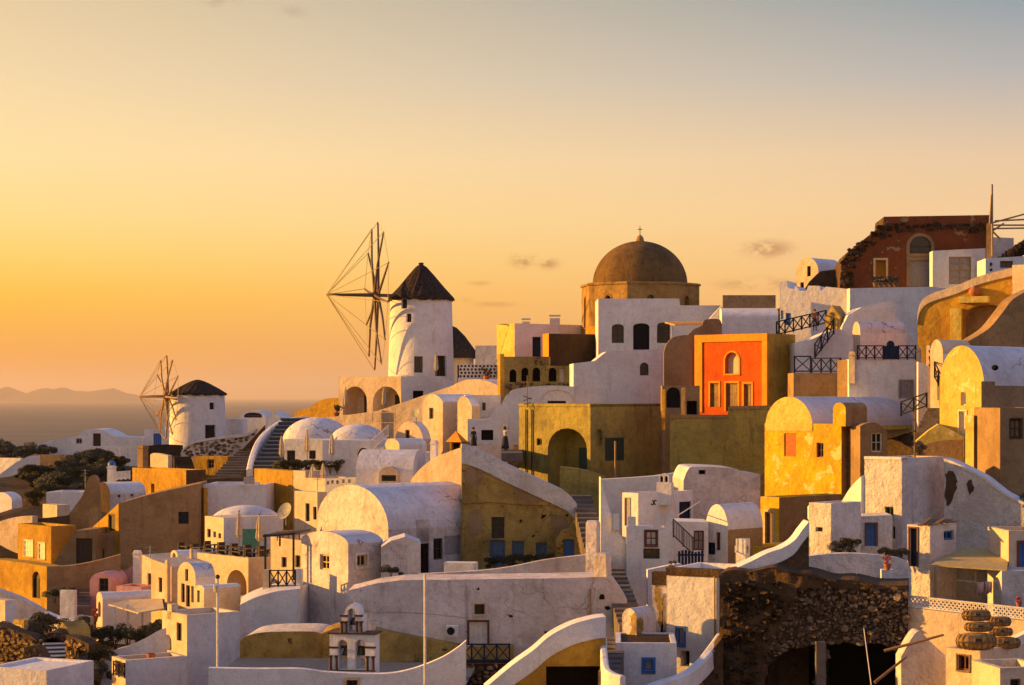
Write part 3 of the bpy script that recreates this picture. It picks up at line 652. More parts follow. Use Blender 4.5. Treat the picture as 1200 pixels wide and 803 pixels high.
stairs('stairs', 'wide flight of grey steps between white parapets below the arcaded house', (311,550,170), (347,490,187), 2.5, 13, 'step_grey')
pathwall('parapet', 'curved white parapet along the wide grey steps', [(292,550,169),(296,533,173),(303,516,178),(314,503,182),(330,492.5,186),(346,489,188.5),(362,488,189)], 2.6, .5, 'white')
house('house', 'far white vaulted house with arched lunette window above the sea', 281, 311, 311, 481, 506, 236, 0, 'white', 'vf', ys=490, W=8, rmat='white', wins=[('aw',286,483.5,307,489.5)])
wall('house', 'tiny white gabled house beside the far vaulted one', [(312,492),(321,482),(331,491)], 500, 231, 10, 'white', W=4, sm=False, cat='house')
house('house', 'low white annexe between small windmill and far vaulted house', 263, 283, 283, 491, 513, 227, 5, 'white', W=4)
r, fr = wall('house', 'low sunlit ochre ruin at the head of the wide grey steps', [(344,486),(349,481),(362,478),(372,471),(384,467),(402,466)], 498, 205, 32, 'ochre', W=3, cat='house')

# ================================================================== white houses below the wide steps
r, fr = house('house', 'white house with swollen dome roof and two dark windows behind closed parasols', 333, 382, 392, 515, 548, 163, 12, 'white', W=6, wins=[('w',336,528,346,542), ('w',362,528,370,538)], parapet=0)
dome('x', '', 331, 412, 489, 517, 168.5, 'white_vault', .75, into=r)
r, fr = house('house', 'white house with rounded lavender dome and arched dark doorway', 378, 441, 446, 516, 548, 157, 6, 'white', W=5.5, wins=[('av',418,525,433,541)], parapet=0)
dome('x', '', 386, 453, 497, 518, 161, 'white_vault', .85, into=r)
wall('wall', 'golden plaster terrace wall in patchy sunlight under the parasols', [(298,549),(343,552)], 596, 152, 44, 'ochre', W=1.0)
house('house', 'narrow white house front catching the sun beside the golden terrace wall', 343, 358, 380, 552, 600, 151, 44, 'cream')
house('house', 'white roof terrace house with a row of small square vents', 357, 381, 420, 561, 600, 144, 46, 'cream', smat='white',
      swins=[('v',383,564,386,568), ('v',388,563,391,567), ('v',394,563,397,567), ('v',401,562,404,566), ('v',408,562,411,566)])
house('house', 'plain white house with a long blank lavender wall below the brown steps', 238, 312, 312, 568, 615, 150, 3, 'white', W=5)
house('pier', 'narrow sunlit pier with a tall red window beside the blank wall', 231, 239, 242, 572, 610, 149, 55, 'ochre', cat='pillar', wins=[('w',233,580,237,598,{'c':'wood_red'})])
r, fr = house('house', 'white vaulted house with three tiny windows above the restaurant terrace', 240, 262, 332, 607, 645, 138, 54, 'cream', smat='white', wins=[('w',243,620,247,630), ('w',250,623,253,630), ('w',256,625,259,631)], parapet=0)
dome('x', '', 246, 331, 592, 613, 143, 'white_vault', .8, into=r)
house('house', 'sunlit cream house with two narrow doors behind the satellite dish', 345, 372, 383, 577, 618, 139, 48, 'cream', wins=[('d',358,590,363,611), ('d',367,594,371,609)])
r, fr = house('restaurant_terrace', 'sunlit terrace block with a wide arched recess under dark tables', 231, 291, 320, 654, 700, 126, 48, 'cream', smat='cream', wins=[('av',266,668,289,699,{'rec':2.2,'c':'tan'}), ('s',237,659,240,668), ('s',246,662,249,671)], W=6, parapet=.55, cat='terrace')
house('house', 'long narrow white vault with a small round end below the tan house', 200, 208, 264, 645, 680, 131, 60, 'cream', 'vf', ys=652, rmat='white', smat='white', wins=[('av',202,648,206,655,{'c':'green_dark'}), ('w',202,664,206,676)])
wall('screen', 'flat green painted screen on the restaurant terrace', [(284,620),(303,620)], 634, 136, 5, 'green', W=.15, cat='screen')
house('house', 'little sunlit chapel-like house with round gable and three dark doors', 208, 229, 252, 659, 714, 119, 52, 'cream', 'vf', ys=677, rmat='white_vault', smat='white', wins=[('d',212.5,684,216.5,706), ('d',218,686,222.5,711), ('d',224,687,227,706), ('w',217,667,220.5,681)])
house('house', 'low sunlit annexe with sloping white roof beside the chapel-like house', 229, 239, 282, 686, 714, 117, 52, 'cream', 'vf', ys=690, rmat='white', smat='cream', wins=[('d',231,692,234,706)])
wall('house', 'sunlit cream wall with one dark door above the lower left terrace', [(177,655),(201,664)], 705, 122, 46, 'cream', W=3, sm=False, cat='house', wins=[('d',186,677,190,694)])
for a, b, t_, l in ((193,200,656,'slim cream chimney rising beside the cream wall with one door'), (222,227,643,'slim cream chimney at the corner of the restaurant terrace')):
    pillar('chimney', l, a, b, t_, 700 if a < 200 else 662, 121 if a < 200 else 125, 'cream', 40, cat='chimney')
r, fr = house('house', 'big white house with a sunlit narrow front and bare shaded side at the flagpole', 190, 219, 281, 721, 800, 108, 54, 'cream', smat='white', rmat='white', wins=[('d',207,730,213,751), ('av',193,744,201,762), ('v',196,708,201,726,{'rec':.4})])  # sunlight put into the cream of the front; the side stays white
railing('railing', 'short dark railing in the sunlit front of the big white house', (195.5,726,110.4), (201,727,109.6), .8, 1)
wall('house', 'white house with long plain wall and sloping white roof under the pergola', [(281,709),(300,700),(325,693),(352,690)], 760, 112, -6, 'white', W=5, cat='house', rmat='white_vault')
r, fr = house('terrace_parapet', 'white terrace parapet with two square posts around a black railing', 308, 352, 356, 689, 705, 115, 8, 'white', W=2.5, cat='wall', parapet=.1)
box_part(fr, r, 'post', 308, 668, 316, 690, .45, 'cream', .05); box_part(fr, r, 'post', 345, 667, 353, 690, .45, 'white', .05)
railing('railing', 'black iron railing with crosses between two white posts under the pergola', (316,689,115), (346,689,114.2), 1.0, 3, w=.06)
wall('house', 'sunlit cream wall with two windows under the black pergola', [(317,629),(363,635)], 685, 121, 42, 'cream', W=3, cat='house', sm=False, wins=[('w',330,653,336,665), ('w',346,651,352,665)])
r = thing('pergola', 'black slatted pergola on slim posts beside the weathered vaulted house', 'pergola', P(311,670,118))
for k in range(9):
    mm = M(); t = k/8; mm.bar(P(309+36*t,628-3*t,117), P(327+36*t,624-3*t,120.5), .10); mk('slat', mm, 'wood_dark', r)
for a, b in (((308,628.5,117), (345,625.5,117)), ((326,624.5,120.5), (363,621.5,120.5))): mm = M(); mm.bar(P(*a), P(*b), .12); mk('beam', mm, 'wood_dark', r)
for px, y1 in ((311,672), (344,680)): mm = M(); mm.bar(P(px,y1,117), P(px,626,117), .12); mk('post', mm, 'wood_dark', r)
mm = M(); mm.bar(P(328,640,120.5), P(328,624,120.5), .1); mk('post', mm, 'wood_dark', r)
railing('railing', 'brown timber balustrade on the roof behind the pergola', (325,634,123), (351,633,122), .6, 4, 'wood', x=False)

house('house', 'white cube house with sunlit end at the lower left edge above the ruin wall', -14, 6, 19, 704, 748, 121, 44, 'cream', smat='white')
for (a, b_, l) in (((176,655,123.5), (176,640,123.5), 'thin aerial pole behind the sunlit cream wall'), ((100,575,165), (100,550,165), 'thin aerial pole on the tan chimney wall'), ((560,540,150), (560,520,150), 'thin aerial pole beside the pyramid hut'), ((372,575,140), (372,556,140), 'thin aerial pole on the sunlit cream house')):
    mm = M(); mm.tube([P(*a), P(*b_)], .03, 5); q = P(*b_); mm.bar(q+Vector((-.35,0,-.1)), q+Vector((.35,0,-.1)), .03); mm.bar(q+Vector((-.25,0,-.35)), q+Vector((.25,0,-.35)), .03); solo('aerial', mm, 'metal', l, 'antenna')
def water_tank(label, px, py, D, s=1.):
    r = thing('water_tank', label, 'water tank', P(px, py, D)); c = r.location; mm = M(); mm.tube([c+Vector((-.5*s,0,.45*s)), c+Vector((.5*s,0,.45*s))], .32*s, 14); mk('tank', mm, 'metal', r)
    for x in (-.35, .35): mm = M(); mm.bar(c+Vector((x*s,0,0)), c+Vector((x*s,0,.2*s)), .08, .5*s); mk('leg', mm, 'metal', r)
water_tank('small grey water tank on the plain white house roof', 292, 569, 152.5, .8)
# ================================================================== weathered vaulted house and the big shaded wall
r, fr = house('house', 'large weathered white barrel-vaulted house with cracked roof and sunlit round gable', 371, 455, 567, 568, 680, 122, 50, 'white_old', 'vf', ys=621, rmat='white_vault', smat='white_old',
      swins=[('w',508,631,519,656), ('d',488,609,503,636,{'c':'wood_red','rec':.25}), ('d',488,637,503,675,{'c':'dark'}), ('b',521,628,540,650,{'c':'grey_panel','rec':.04})])
r, fr = house('house', 'small old white annexe with square windows and brown stains before the vaulted house', 353, 408, 449, 623, 722, 114, 48, 'white_old', 'vf', ys=638, rmat='white_vault', smat='white_old',
      wins=[('w',375,650,386,668,{'c':'trim_cream'})], swins=[('w',418,650,430,664,{'c':'trim_cream','trim':'white_paint','tw':.12})])
wall('house', 'cracked white lean-to with slanting top beside the old annexe', [(447,641),(458,634),(475,629),(493,636)], 695, 113, -4, 'white_old', W=3, cat='house', sm=False, rmat='white_vault')
r, fr = wall('house', 'huge weathered white wall with one framed door and a tiny window', [(408,692),(440,684),(470,680),(560,679),(640,678),(716,676),(726,690),(735,704)], 800, 97, 1, 'white_old', W=3, cat='house', sm=False, rmat='white_old',
      wins=[('w',556,708,568,720,{'trim':'trim_cream','tw':.06}), ('d',550,729,571,778,{'c':'white_paint','trim':'trim_brown','tw':.1})])
for q in (((692,690),(692,727)),): mm = M(); mm.tube([fr.W(fr.hit(q[0][0],q[0][1],'f')[0],-.05,fr.hit(*q[0],'f')[1]), fr.W(fr.hit(q[1][0],q[1][1],'f')[0],-.05,fr.hit(*q[1],'f')[1])], .035, 6); mk('pipe', mm, 'wood_pale', r)
mm = M(); pl = [fr.hit(a,b,'f') for a, b in ((410,712),(440,718),(470,717),(500,719),(530,722),(548,724))]; mm.tube([fr.W(a,-.01,z) for a, z in pl], .03, 5); mk('conduit', mm, 'white_old', r)
for a, b, w in ((598,722,2.2), (640,741,1.6), (705,700,3), (712,712,2.5), (700,724,3.5), (560,690,1.6)): patch(fr, r, [(a-w,b-w*.7),(a+w,b-w*.8),(a+w*1.1,b+w*.7),(a-w,b+w*.6)], 'dark', seed=a, name='hole_shade')  # flat dark patches painted as the shade inside small holes
wall('parapet', 'patched white parapet rising above the huge weathered wall', [(490,673),(560,669),(600,664),(640,656),(690,650)], 690, 103, 1, 'white_old', W=.5)
house('bench', 'low white masonry bench on the terrace of the vaulted house', 520, 556, 560, 660, 680, 110, 10, 'white', W=1., cat='bench', parapet=0)
pillar('pillar', 'stout white pillar with a brown patch at the end of the huge wall', 696, 717, 648, 695, 97.5, 'white_old', 25, cap=False, taper=.97)
pillar('pillar', 'slim peeling white gate pillar beside the stone steps', 686, 704, 610, 685, 101, 'white_old', 20, cap=False, taper=.97)
mm = M(); fr2 = Frame(530, 96.6, 1); a0, z1 = fr2.hit(523,733,'f'); a1, z0 = fr2.hit(537,745,'f'); fbox(mm, fr2.face('f'), a0, a1, z0, z1, -.25, .3)
r = thing('air_conditioner', 'white air conditioning box mounted on the huge weathered wall', 'air conditioner', P(530,745,96.6)); mk('casing', mm, 'white_paint', r)
mm = M(); c = fr2.W((a0+a1)/2-.06, -.26, (z0+z1)/2); mm.tube([c, c-fr2.ey*.02], .19, 16); mk('fan', mm, 'black_iron', r)
railing('railing', 'dark blue crossed railing before the framed door', (538,777,94), (597,777,94), .88, 4, 'blue_dark', w=.06)
r, fr = wall('ledge', 'dark rubble ledge under the blue crossed railing', [(534,778),(602,778)], 830, 94.2, 0, 'dark_wall', W=1.6, cat='wall')
stonefield(fr, r, [(534,780),(602,780),(602,815),(534,815)], .3, 'stone')
mm = M(); mm.tube([P(255,783,92), P(255,676,92)], .06, 8)
r = thing('flagpole', 'thin white flagpole rising before the big white house', 'pole', P(255,783,92)); mk('pole', mm, 'white_paint', r); mm = M(); ellipsoid(mm, P(255,676,92), .11, .11, .11, 10, 4, True); mk('finial', mm, 'wood_dark', r)
mm = M(); mm.tube([P(253.6,693,92), P(253,685,91.8)], .12, 8); mk('lamp', mm, 'white_paint', r)
mm = M(); mm.tube([P(498,830,84), P(498,673,84)], .055, 8); solo('flagpole', mm, 'white_paint', 'tall plain white pole in front of the huge weathered wall', 'pole')
# church terrace
wall('parapet', 'white parapet curving up around the bell tower terrace', [(244,783),(300,784),(350,784),(385,788),(445,790),(480,785),(515,772),(535,760),(546,751)], 840, 88, 0, 'white', W=.45,
     wins=[('w',406,797,419,812,{'trim':'trim_cream','tw':.12})])
mm = M(); z = CZ-12.78; xl, xr = P(244,785,88.3).x, P(546,785,88.3).x
mm.quad(Vector((xl, 88.3, z)), Vector((xr, 88.3, z)), Vector((xr+.5, 97.5, z)), Vector((xl, 97.5, z)))
o = mk('terrace_floor', mm, 'roof_blue'); o['kind'] = 'structure'
wall('rock_outcrop', 'brown rock face with plastered top below the plain white house wall', [(281,752),(290,745),(310,741),(345,740),(372,741),(386,748)], 790, 98.3, 3, 'ochre_old', W=3.5, cat='rock', rmat='white_rough')
wall('rock_outcrop', 'brown rock face behind the bell tower', [(378,742),(400,735),(430,736),(446,742)], 790, 97.9, -2, 'ochre_old', W=2.5, cat='rock')
wall('rock_outcrop', 'long brown rock face under the huge weathered wall', [(440,737),(470,744),(510,751),(545,757),(602,757)], 800, 96.2, -2, 'ochre_old', W=1.5, cat='rock')
# bell tower
def bell_tower():
    D = 90.5; fr = Frame(442, D, 10); root = thing('bell_tower', 'white three-arched bell gable with dark brown bands and bells', 'bell tower', P(415,789,D))
    F = fr.face('f'); T = .95
    def lp(pts): return [fr.hit(a, b, 'f') for a, b in pts]
    def archhole(x0, x1, yt, yb):
        a0 = fr.hit(x0, yb, 'f')[0]; a1 = fr.hit(x1, yb, 'f')[0]; z1 = fr.hit(x0, yt, 'f')[1]; z0 = fr.hit(x0, yb, 'f')[1]; zs = z1-(a1-a0)/2
        return dict(loop=[(a0, z0), (a1, z0)]+arc(a0, a1, zs, z1, 12)[::-1], rec=T)
    mm = M(); l = lp([(386,798),(439,798),(439,743),(386,743)]); h = [archhole(396,407,750,784), archhole(416.5,428,750,784)]
    face_with_holes(mm, F, l, h)
    Fb = lambda a, z, d=0.: F(a, z, T+d*0)
    tri = M(); face_with_holes(tri, Fb, l, [dict(loop=x['loop'], rec=0) for x in h]); mm.add(tri.v, tri.f)
    for i in range(4): a, b = l[i], l[(i+1) % 4]; mm.quad(F(*a), F(*b), F(*b, T), F(*a, T))
    mk('lower_stage', mm, 'white', root)
    a0 = fr.hit(400,740,'f')[0]; a1 = fr.hit(424,740,'f')[0]; zb = fr.hit(400,743,'f')[1]; zs = fr.hit(400,721,'f')[1]; zt = fr.hit(400,708.5,'f')[1]; am = (a0+a1)/2; rr = (a1-a0)/2
    l = [(a0, zb), (a1, zb), (a1, zs)]+arc(am-rr*.72, am+rr*.72, zs, zt, 14)[::-1]+[(a0, zs)]
    mm = M(); h = [archhole(407.5,416,713.5,741)]; face_with_holes(mm, F, l, h); tri = M(); face_with_holes(tri, Fb, l, [dict(loop=h[0]['loop'], rec=0)]); mm.add(tri.v, tri.f)
    for i in range(len(l)): a, b = l[i], l[(i+1) % len(l)]; mm.quad(F(*a), F(*b), F(*b, T), F(*a, T))
    mk('upper_stage', mm, 'white', root)
    for nm, x0, y0, x1, y1, pr in (('cornice',384.5,741,441,744,.1), ('band',385,757.5,396.5,760,.05), ('band',427.5,757.5,440.5,760,.05), ('band',398.5,720.5,407.5,723,.05), ('band',415.5,720.5,425.5,723,.05), ('base_band',385.5,784.5,440,787,.06)):
        a0, z1 = fr.hit(x0, y0, 'f'); a1, z0 = fr.hit(x1, y1, 'f'); mm = M(); fbox(mm, F, a0, a1, z0, z1, -pr, .04 if nm != 'cornice' else T+.1); mk(nm, mm, 'trim_brown', root)
    for x, y0, y1 in ((387.5,768,785), (394.5,768,785), (430.5,769,785), (437.5,769,785), (400.5,728,741), (405.8,728,741), (418,728,741), (423.5,728,741)):
        a, z1 = fr.hit(x, y0, 'f'); z0 = fr.hit(x, y1, 'f')[1]; mm = M(); c = fr.W(a, -.04, z0); mm.lathe(c, [(.085,0),(.07,.05),(.06,z1-z0-.1),(.12,z1-z0),(0,z1-z0+.01)], 10); mk('colonnette', mm, 'trim_brown', root)
    a, z1 = fr.hit(411.8, 765, 'f'); z0 = fr.hit(411.8, 787, 'f')[1]; mm = M(); c = fr.W(a, T/2, z0); mm.lathe(c, [(.2,0),(.13,.12),(.11,z1-z0),(.2,z1-z0+.1)], 12); mk('column', mm, 'white_paint', root)
    for x, s in ((404,1.), (420,1.), (412,.8)):
        a, z = fr.hit(x, 755 if s == 1 else 722, 'f'); mm = M(); mm.lathe(fr.W(a, T/2, z-.55*s), [(.27*s,0),(.22*s,.08*s),(.16*s,.3*s),(.1*s,.4*s),(0,.43*s)], 14); mk('bell', mm, 'bell', root)
    a0 = fr.hit(397,760,'f')[0]; a1 = fr.hit(428,760,'f')[0]; z = fr.hit(410,760,'f')[1]; mm = M(); mm.bar(fr.W(a0, T/2, z), fr.W(a1, T/2, z), .12); mk('bell_beam', mm, 'wood_dark', root)
    c = fr.W(am, T/2, zt); mm = M(); mm.bar(c, c+Vector((0,0,.42)), .05); mm.bar(c+Vector((-.13,0,.28)), c+Vector((.13,0,.28)), .05); mk('cross', mm, 'white_paint', root)
bell_tower()
# sloping white wall and stone steps
r, fr = wall('wall', 'ochre wall with broad white coping sloping down to a dark cellar opening', [(568,808),(600,781),(625,763),(645,746),(670,733),(695,726),(710,724)], 850, 85, -3, 'ochre', W=1.2, cop={'h':.85,'over':.08,'mat':'white'}, wins=[('v',640,781,706,830,{'rec':1.1})])
stairs('stairs', 'narrow dark stone steps at the cellar wall', (713,790,83), (724,746,91), .85, 8, 'step_stone')
stairs('stairs', 'worn stone steps climbing between white walls in the middle', (742,735,92), (716,665,107), 1.25, 13, 'step_stone')
stairs('stairs', 'upper stone steps climbing behind the peeling pillar', (703,662,108), (681,580,130), 1.3, 14, 'step_stone')
pathwall('wall', 'stepped white side wall of the narrow dark steps', [(707,745,87),(708,765,84),(712,784,81),(730,792,80)], 3, .3, 'white')
wall('wall', 'smooth white wall curving down beside the stone steps', [(704,559),(709,580),(717,604),(729,630),(746,653),(763,668)], 740, 110.5, -8, 'white', W=.5)
wall('wall', 'white courtyard wall at the foot of the smooth curving wall', [(759,668),(793,661),(800,662)], 715, 104.5, -4, 'white', W=.5)
# ochre old facade with white coping
r, fr = wall('house', 'old ochre facade with thick white sloping coping and blue doors', [(541,525),(560,531),(590,546),(620,560),(650,574),(665,582),(676,594)], 668, 125, -2, 'ochre_old', W=4, cat='house', cop={'h':.95,'over':.14,'mat':'white_rough','up':.2},
      wins=[('d',574,633,592,664,{'c':'blue_grey'}), ('w',576,606,591,631), ('d',600,634,614,657,{'c':'blue_grey'}), ('d',628,636,641,657,{'c':'blue_grey'}), ('d',659,632,673,657,{'c':'blue'})])
for a, b, w in ((637,605,2.2), (610,611,1.5), (604,578,1.4), (650,588,1.6), (560,566,1.4), (625,628,1.2), (557,610,1.6), (664,604,1.3)): patch(fr, r, [(a-w,b-w),(a+w,b-w*.8),(a+w,b+w*.8),(a-w*1.1,b+w)], 'dark', seed=a, name='hole_shade')  # dark patches give the shade of beam holes; the wall itself stays flat
mm = M(); mm.tube([fr.W(fr.hit(a,b,'f')[0], -.03, fr.hit(a,b,'f')[1]) for a, b in ((543,590),(575,588),(610,591),(645,592),(668,597))], .06, 5); mk('ledge', mm, 'ochre_old', r)
for pts in ([(546,548),(556,546),(566,552),(563,566),(551,570),(545,560)], [(600,570),(622,574),(640,584),(628,588),(606,584)], [(646,606),(660,604),(666,616),(655,626),(645,618)], [(548,600),(562,598),(566,616),(556,628),(547,622)]): patch(fr, r, pts, 'tan', seed=int(pts[0][0]), proud=.02)
r, fr = wall('house', 'stepped ochre end wall beside the peeling pillar', [(652,632),(660,622),(668,620),(676,606),(691,606)], 668, 124, -2, 'ochre_old', W=2, cat='wall', sm=False, wins=[('d',660,632,673,657,{'c':'blue'})])
wall('house', 'cream gable with rounded shoulder lit beside the white coping', [(481,563),(490,552),(500,543),(512,535),(530,528),(544,523)], 580, 133, 38, 'cream', W=4, cat='house', rmat='white')
r, fr = house('house', 'white barrel-roofed house with a small arched dormer behind the cracked vault', 417, 484, 506, 528, 575, 141, 8, 'white', 'vs', ys=554, W=5, rmat='white_vault')
house('x', '', 444, 466, 466, 547, 575, 140.3, 8, 'cream', 'vf', ys=556, W=3, into=r, wins=[('w',447,557,464,564)], ground=False)
pillar('chimney', 'slim white chimney pot beside the cream gable', 504, 514, 516, 548, 138, 'white', 20, cat='chimney')
pillar('chimney', 'square white chimney with dark vent on the barrel roof', 498, 506, 529, 545, 143, 'white', 20, cat='chimney')
# olive house
r, fr = house('house', 'olive yellow flat house with a big arched porch and green shutters', 608, 692, 787, 474, 588, 146, 44, 'olive', wins=[('av',642,502,688,580,{'rec':2.0,'c':'olive','door':'green_dark','rise':.8}), ('w',629,514,635,522)],
      swins=[('s',709,513,731,540,{'c':'green_dark'}), ('av',699,503,706,522,{'c':'olive','rec':.3})], cop={'h':.18,'over':.05,'mat':'olive'})
z0 = None
for x in (617, 624): mm = M(); mm.tube([fr.W(fr.hit(x,480,'f')[0],-.08,fr.hit(x,480,'f')[1]), fr.W(fr.hit(x,480,'f')[0],-.08,fr.hit(x,575,'f')[1])], .05, 6); mk('drainpipe', mm, 'wood_dark', r)
wall('wall', 'low ochre stair wall with a rounded corner before the big arched porch', [(656,547),(686,551),(709,559)], 600, 137, 4, 'olive', W=1)
mm = M(); mm.tube([P(721,562,135), P(721,517,135)], .06, 6); solo('pole', mm, 'wood_pale', 'short bare wooden pole before the olive house', 'pole')
# white house row in the middle right
wall('wall', 'long white back wall behind the house with the blue roof', [(704,562),(740,560),(766,558),(802,553),(806,560)], 605, 129, 0, 'white', W=1, sm=False)
r, fr = house('house', 'white house with grey-blue flat roof and tiny dark emblem', 729, 748, 812, 578, 622, 116, 46, 'white', rfloor='roof_blue', parapet=.06, wins=[('d',732,583,739,616,{'c':'grey_panel','rec':.08})], swins=[('d',796,588,810,613,{'c':'blue_dark'})])
S = fr.face('s'); y, z = fr.hit(766,589,'s')
for dy in (-.13, .13):
    mm = M(); mm.tube([S(y+dy+.11*math.cos(t), z+.13*math.sin(t), -.02) for t in [k*math.pi/6+(.6 if dy > 0 else 3.7) for k in range(9)]], .035, 5); mk('emblem', mm, 'black_iron', r)
r, fr = house('chimney', 'white double chimney with two arched openings on the blue roof', 769, 787, 791, 566, 580, 117, 15, 'white', cat='chimney', W=.7, ext=.6)
house('x', '', 772, 784, 786, 555, 566, 117.2, 15, 'white', 'vf', ys=559, W=.5, ext=.05, into=r, ground=False, wins=[('av',773.5,558,777,565,{'rec':.3}), ('av',779,558,782.5,565,{'rec':.3})], wname='chimney_top')
r, fr = house('terrace_wall', 'white crenellated terrace wall with a red-framed window', 734, 790, 794, 619, 660, 110, 3, 'white', W=2.2, wins=[('w',756,622,770,640,{'c':'wood_red','pane':'white_paint','trim':'wood_red','tw':.06}), ('w',754,643,773,655)], cat='house')
for a, b, t in ((718,726,603), (736,745,606), (766,775,603), (779,788,605)): box_part(fr, r, 'merlon', a, t, b, 622, .4, 'white', .02)
r, fr = wall('house', 'shaded white courtyard house with brown-framed door', [(788,611),(830,612)], 670, 111, 0, 'white', W=3, cat='house', wins=[('w',813,622,825,645,{'c':'wood_red','pane':'grey_panel'})])
railing('railing', 'sloping black handrail in the white courtyard', (789,630,109), (812,652,107.5), 1.0, 2, x=False)
r = thing('gate', 'dark slatted wooden gate of the white courtyard', 'gate', P(795,667,105.5))
for k in range(8): mm = M(); a = P(796+27*k/7,667,105.5); mm.bar(a, a+Vector((0,0,.95+.06*math.sin(k))), .13, .05); mk('slat', mm, 'blue_dark', r)
for z in (.2, .75): mm = M(); mm.bar(P(794,667,105.6)+Vector((0,0,z)), P(825,667,105.6)+Vector((0,0,z)), .05, .1); mk('rail', mm, 'blue_dark', r)
r, fr = house('house', 'small white barrel-vaulted house with curved gable beside the courtyard gate', 827, 853, 894, 591, 670, 111, 46, 'white', 'vf', ys=621, rmat='white_vault', smat='tan', wins=[('d',839,624,844,645,{'c':'wood_red'}), ('d',829,636,838,650,{'c':'blue_dark'})])
house('house', 'ruined white vault with a broken right end behind the small vaulted house', 801, 801, 891, 562, 598, 121, -3, 'white_old', W=5, top=[(801,563),(806,551),(815,547),(860,549),(868,553),(891,556)], wins=[('v',819,551,827,556)], rmat='white_vault')
mm = M(); mm.tube([P(793,605,110), P(820,588,116)], .03, 5); solo('pipe', mm, 'white_paint', 'thin white pipe slanting across the courtyard door', 'pipe')
# white and blue building
r, fr = house('house', 'bright white house with blue framed window and brown coping', 781, 844, 848, 669, 790, 92, 27, 'white', W=4, wins=[('w',793.5,736,801.5,756,{'c':'blue','trim':'blue','tw':.09,'pane':'grey_panel'}), ('v',798,763,808,781)], cop={'h':.3,'over':.07,'mat':'brown','w':.5,'up':.04})
mm = M(); a, z1 = fr.hit(838,675,'f'); z0 = fr.hit(838,760,'f')[1]; mm.tube([fr.W(a,-.06,z1), fr.W(a,-.06,z0)], .04, 6); mk('drainpipe', mm, 'wood_pale', r)
r, frp = house('x', '', 764, 782, 782, 677, 760, 93.6, 14, 'white_old', W=4, into=r, wins=[('d',777,696,784,731,{'c':'blue'})], cop={'h':.35,'over':.07,'mat':'brown','w':.5,'up':.25}, wname='porch_wall')
patch(frp, r, [(767,685),(772,688),(775,700),(777,715),(776,732),(772,733),(771,716),(768,702)], 'ochre_old')
house('house', 'low white house with a bright blue framed window and dark flat roof', 721, 793, 793, 754, 830, 87.5, 3, 'white', W=4, rfloor='dark_wall', parapet=.06, wins=[('w',755,773.5,765,786,{'c':'blue','trim':'blue','tw':.12,'pane':'grey_panel'})])
r, fr = house('cistern', 'rounded white masonry hump with a brown bare patch on the dark roof', 729, 746, 769, 713, 752, 91, 38, 'white_old', 'vf', ys=726, cat='cistern', ext=1.0)
patch(fr, r, [(738,722),(745,719),(745.5,735),(743,749),(736,748),(740,736)], 'ochre_old')
patch(fr, r, [(746,726),(752,724),(754,735),(750,744),(747,742)], 'ochre_old', 's')
pathwall('kerb', 'pink-white masonry kerb curving down before the rubble slope', [(738,812,82),(770,799,83),(800,789,84),(822,772,86),(838,752,88),(845,742,89)], .8, .45, 'white')
# ================================================================== stone retaining wall with caves
cave = [[(890,840),(896,800),(900,782),(912,768),(926,760),(940,759),(956,756),(956,840)], [(967,840),(967,755),(985,752),(1004,756),(1030,754),(1046,760),(1058,772),(1061,790),(1061,840)]]
r, fr = wall('retaining_wall', 'great dark rubble retaining wall with ragged cave openings at the bottom', [(843,673),(858,668),(880,670),(905,665),(926,670),(950,673),(975,680),(1000,680),(1030,686),(1064,686)], 850, 86, 12, 'dark_wall', W=3.5, rmat='rock',
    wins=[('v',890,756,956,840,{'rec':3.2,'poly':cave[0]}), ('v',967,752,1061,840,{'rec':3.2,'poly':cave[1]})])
rub = [(930,684),(960,682),(1000,687),(1062,692),(1062,815),(905,815),(893,770),(908,742),(925,716)]
for sz, dn, pr in ((.17,.8,.10), (.27,.5,.14), (.42,.2,.2)): stonefield(fr, r, rub, sz, 'stone', proud=pr, skip=cave, dens=dn, name='stones')
rockface(fr, r, [(844,675),(858,670),(880,672),(905,668),(950,676),(1000,682),(1060,690),(1000,690),(935,690),(928,720),(912,744),(896,772),(905,815),(845,815)], .13, .42, 'rock', cave)
for sz, dn in ((.2,.3), (.34,.3), (.5,.12)): stonefield(fr, r, [(847,685),(880,676),(905,680),(930,690),(905,740),(890,770),(895,812),(848,812)], sz, 'stone_dark', name='scattered_stones', proud=.44, skip=cave, dens=dn)
mm = M(); mm.bar(P(961.5,815,86.4), P(961.5,752,86.4), .42, .4); solo('post', mm, 'step_stone', 'square concrete post between the two cave openings', 'post')
r, fr = wall('wall', 'rough brown wall with pink-white coping climbing to the yellow annexe', [(860,668),(880,659),(900,649),(915,644),(930,635),(940,622),(948,612)], 690, 89, -2, 'rock', W=1.2, cop={'h':.55,'over':.1,'mat':'white'})
rockface(fr, r, [(862,676),(900,662),(930,650),(946,630),(948,690),(862,690)], .13, .16, 'rock', seed=5)
r, fr = wall('wall', 'rubble slope wall under the pink-white masonry kerb', [(745,815),(800,795),(822,778),(838,758),(846,748)], 850, 87, -2, 'rock', W=1)
rockface(fr, r, [(750,815),(800,796),(822,779),(838,759),(846,750),(846,815)], .13, .4, 'rock', seed=3)
stonefield(fr, r, [(760,815),(800,800),(822,784),(845,760),(846,815)], .28, 'stone', proud=.4, dens=.3)
mm = M(); mm.tube([P(1003,664,90), P(1021,803,83)], .02, 5); solo('cable', mm, 'white_paint', 'thin slack cable hanging over the rubble wall', 'cable')
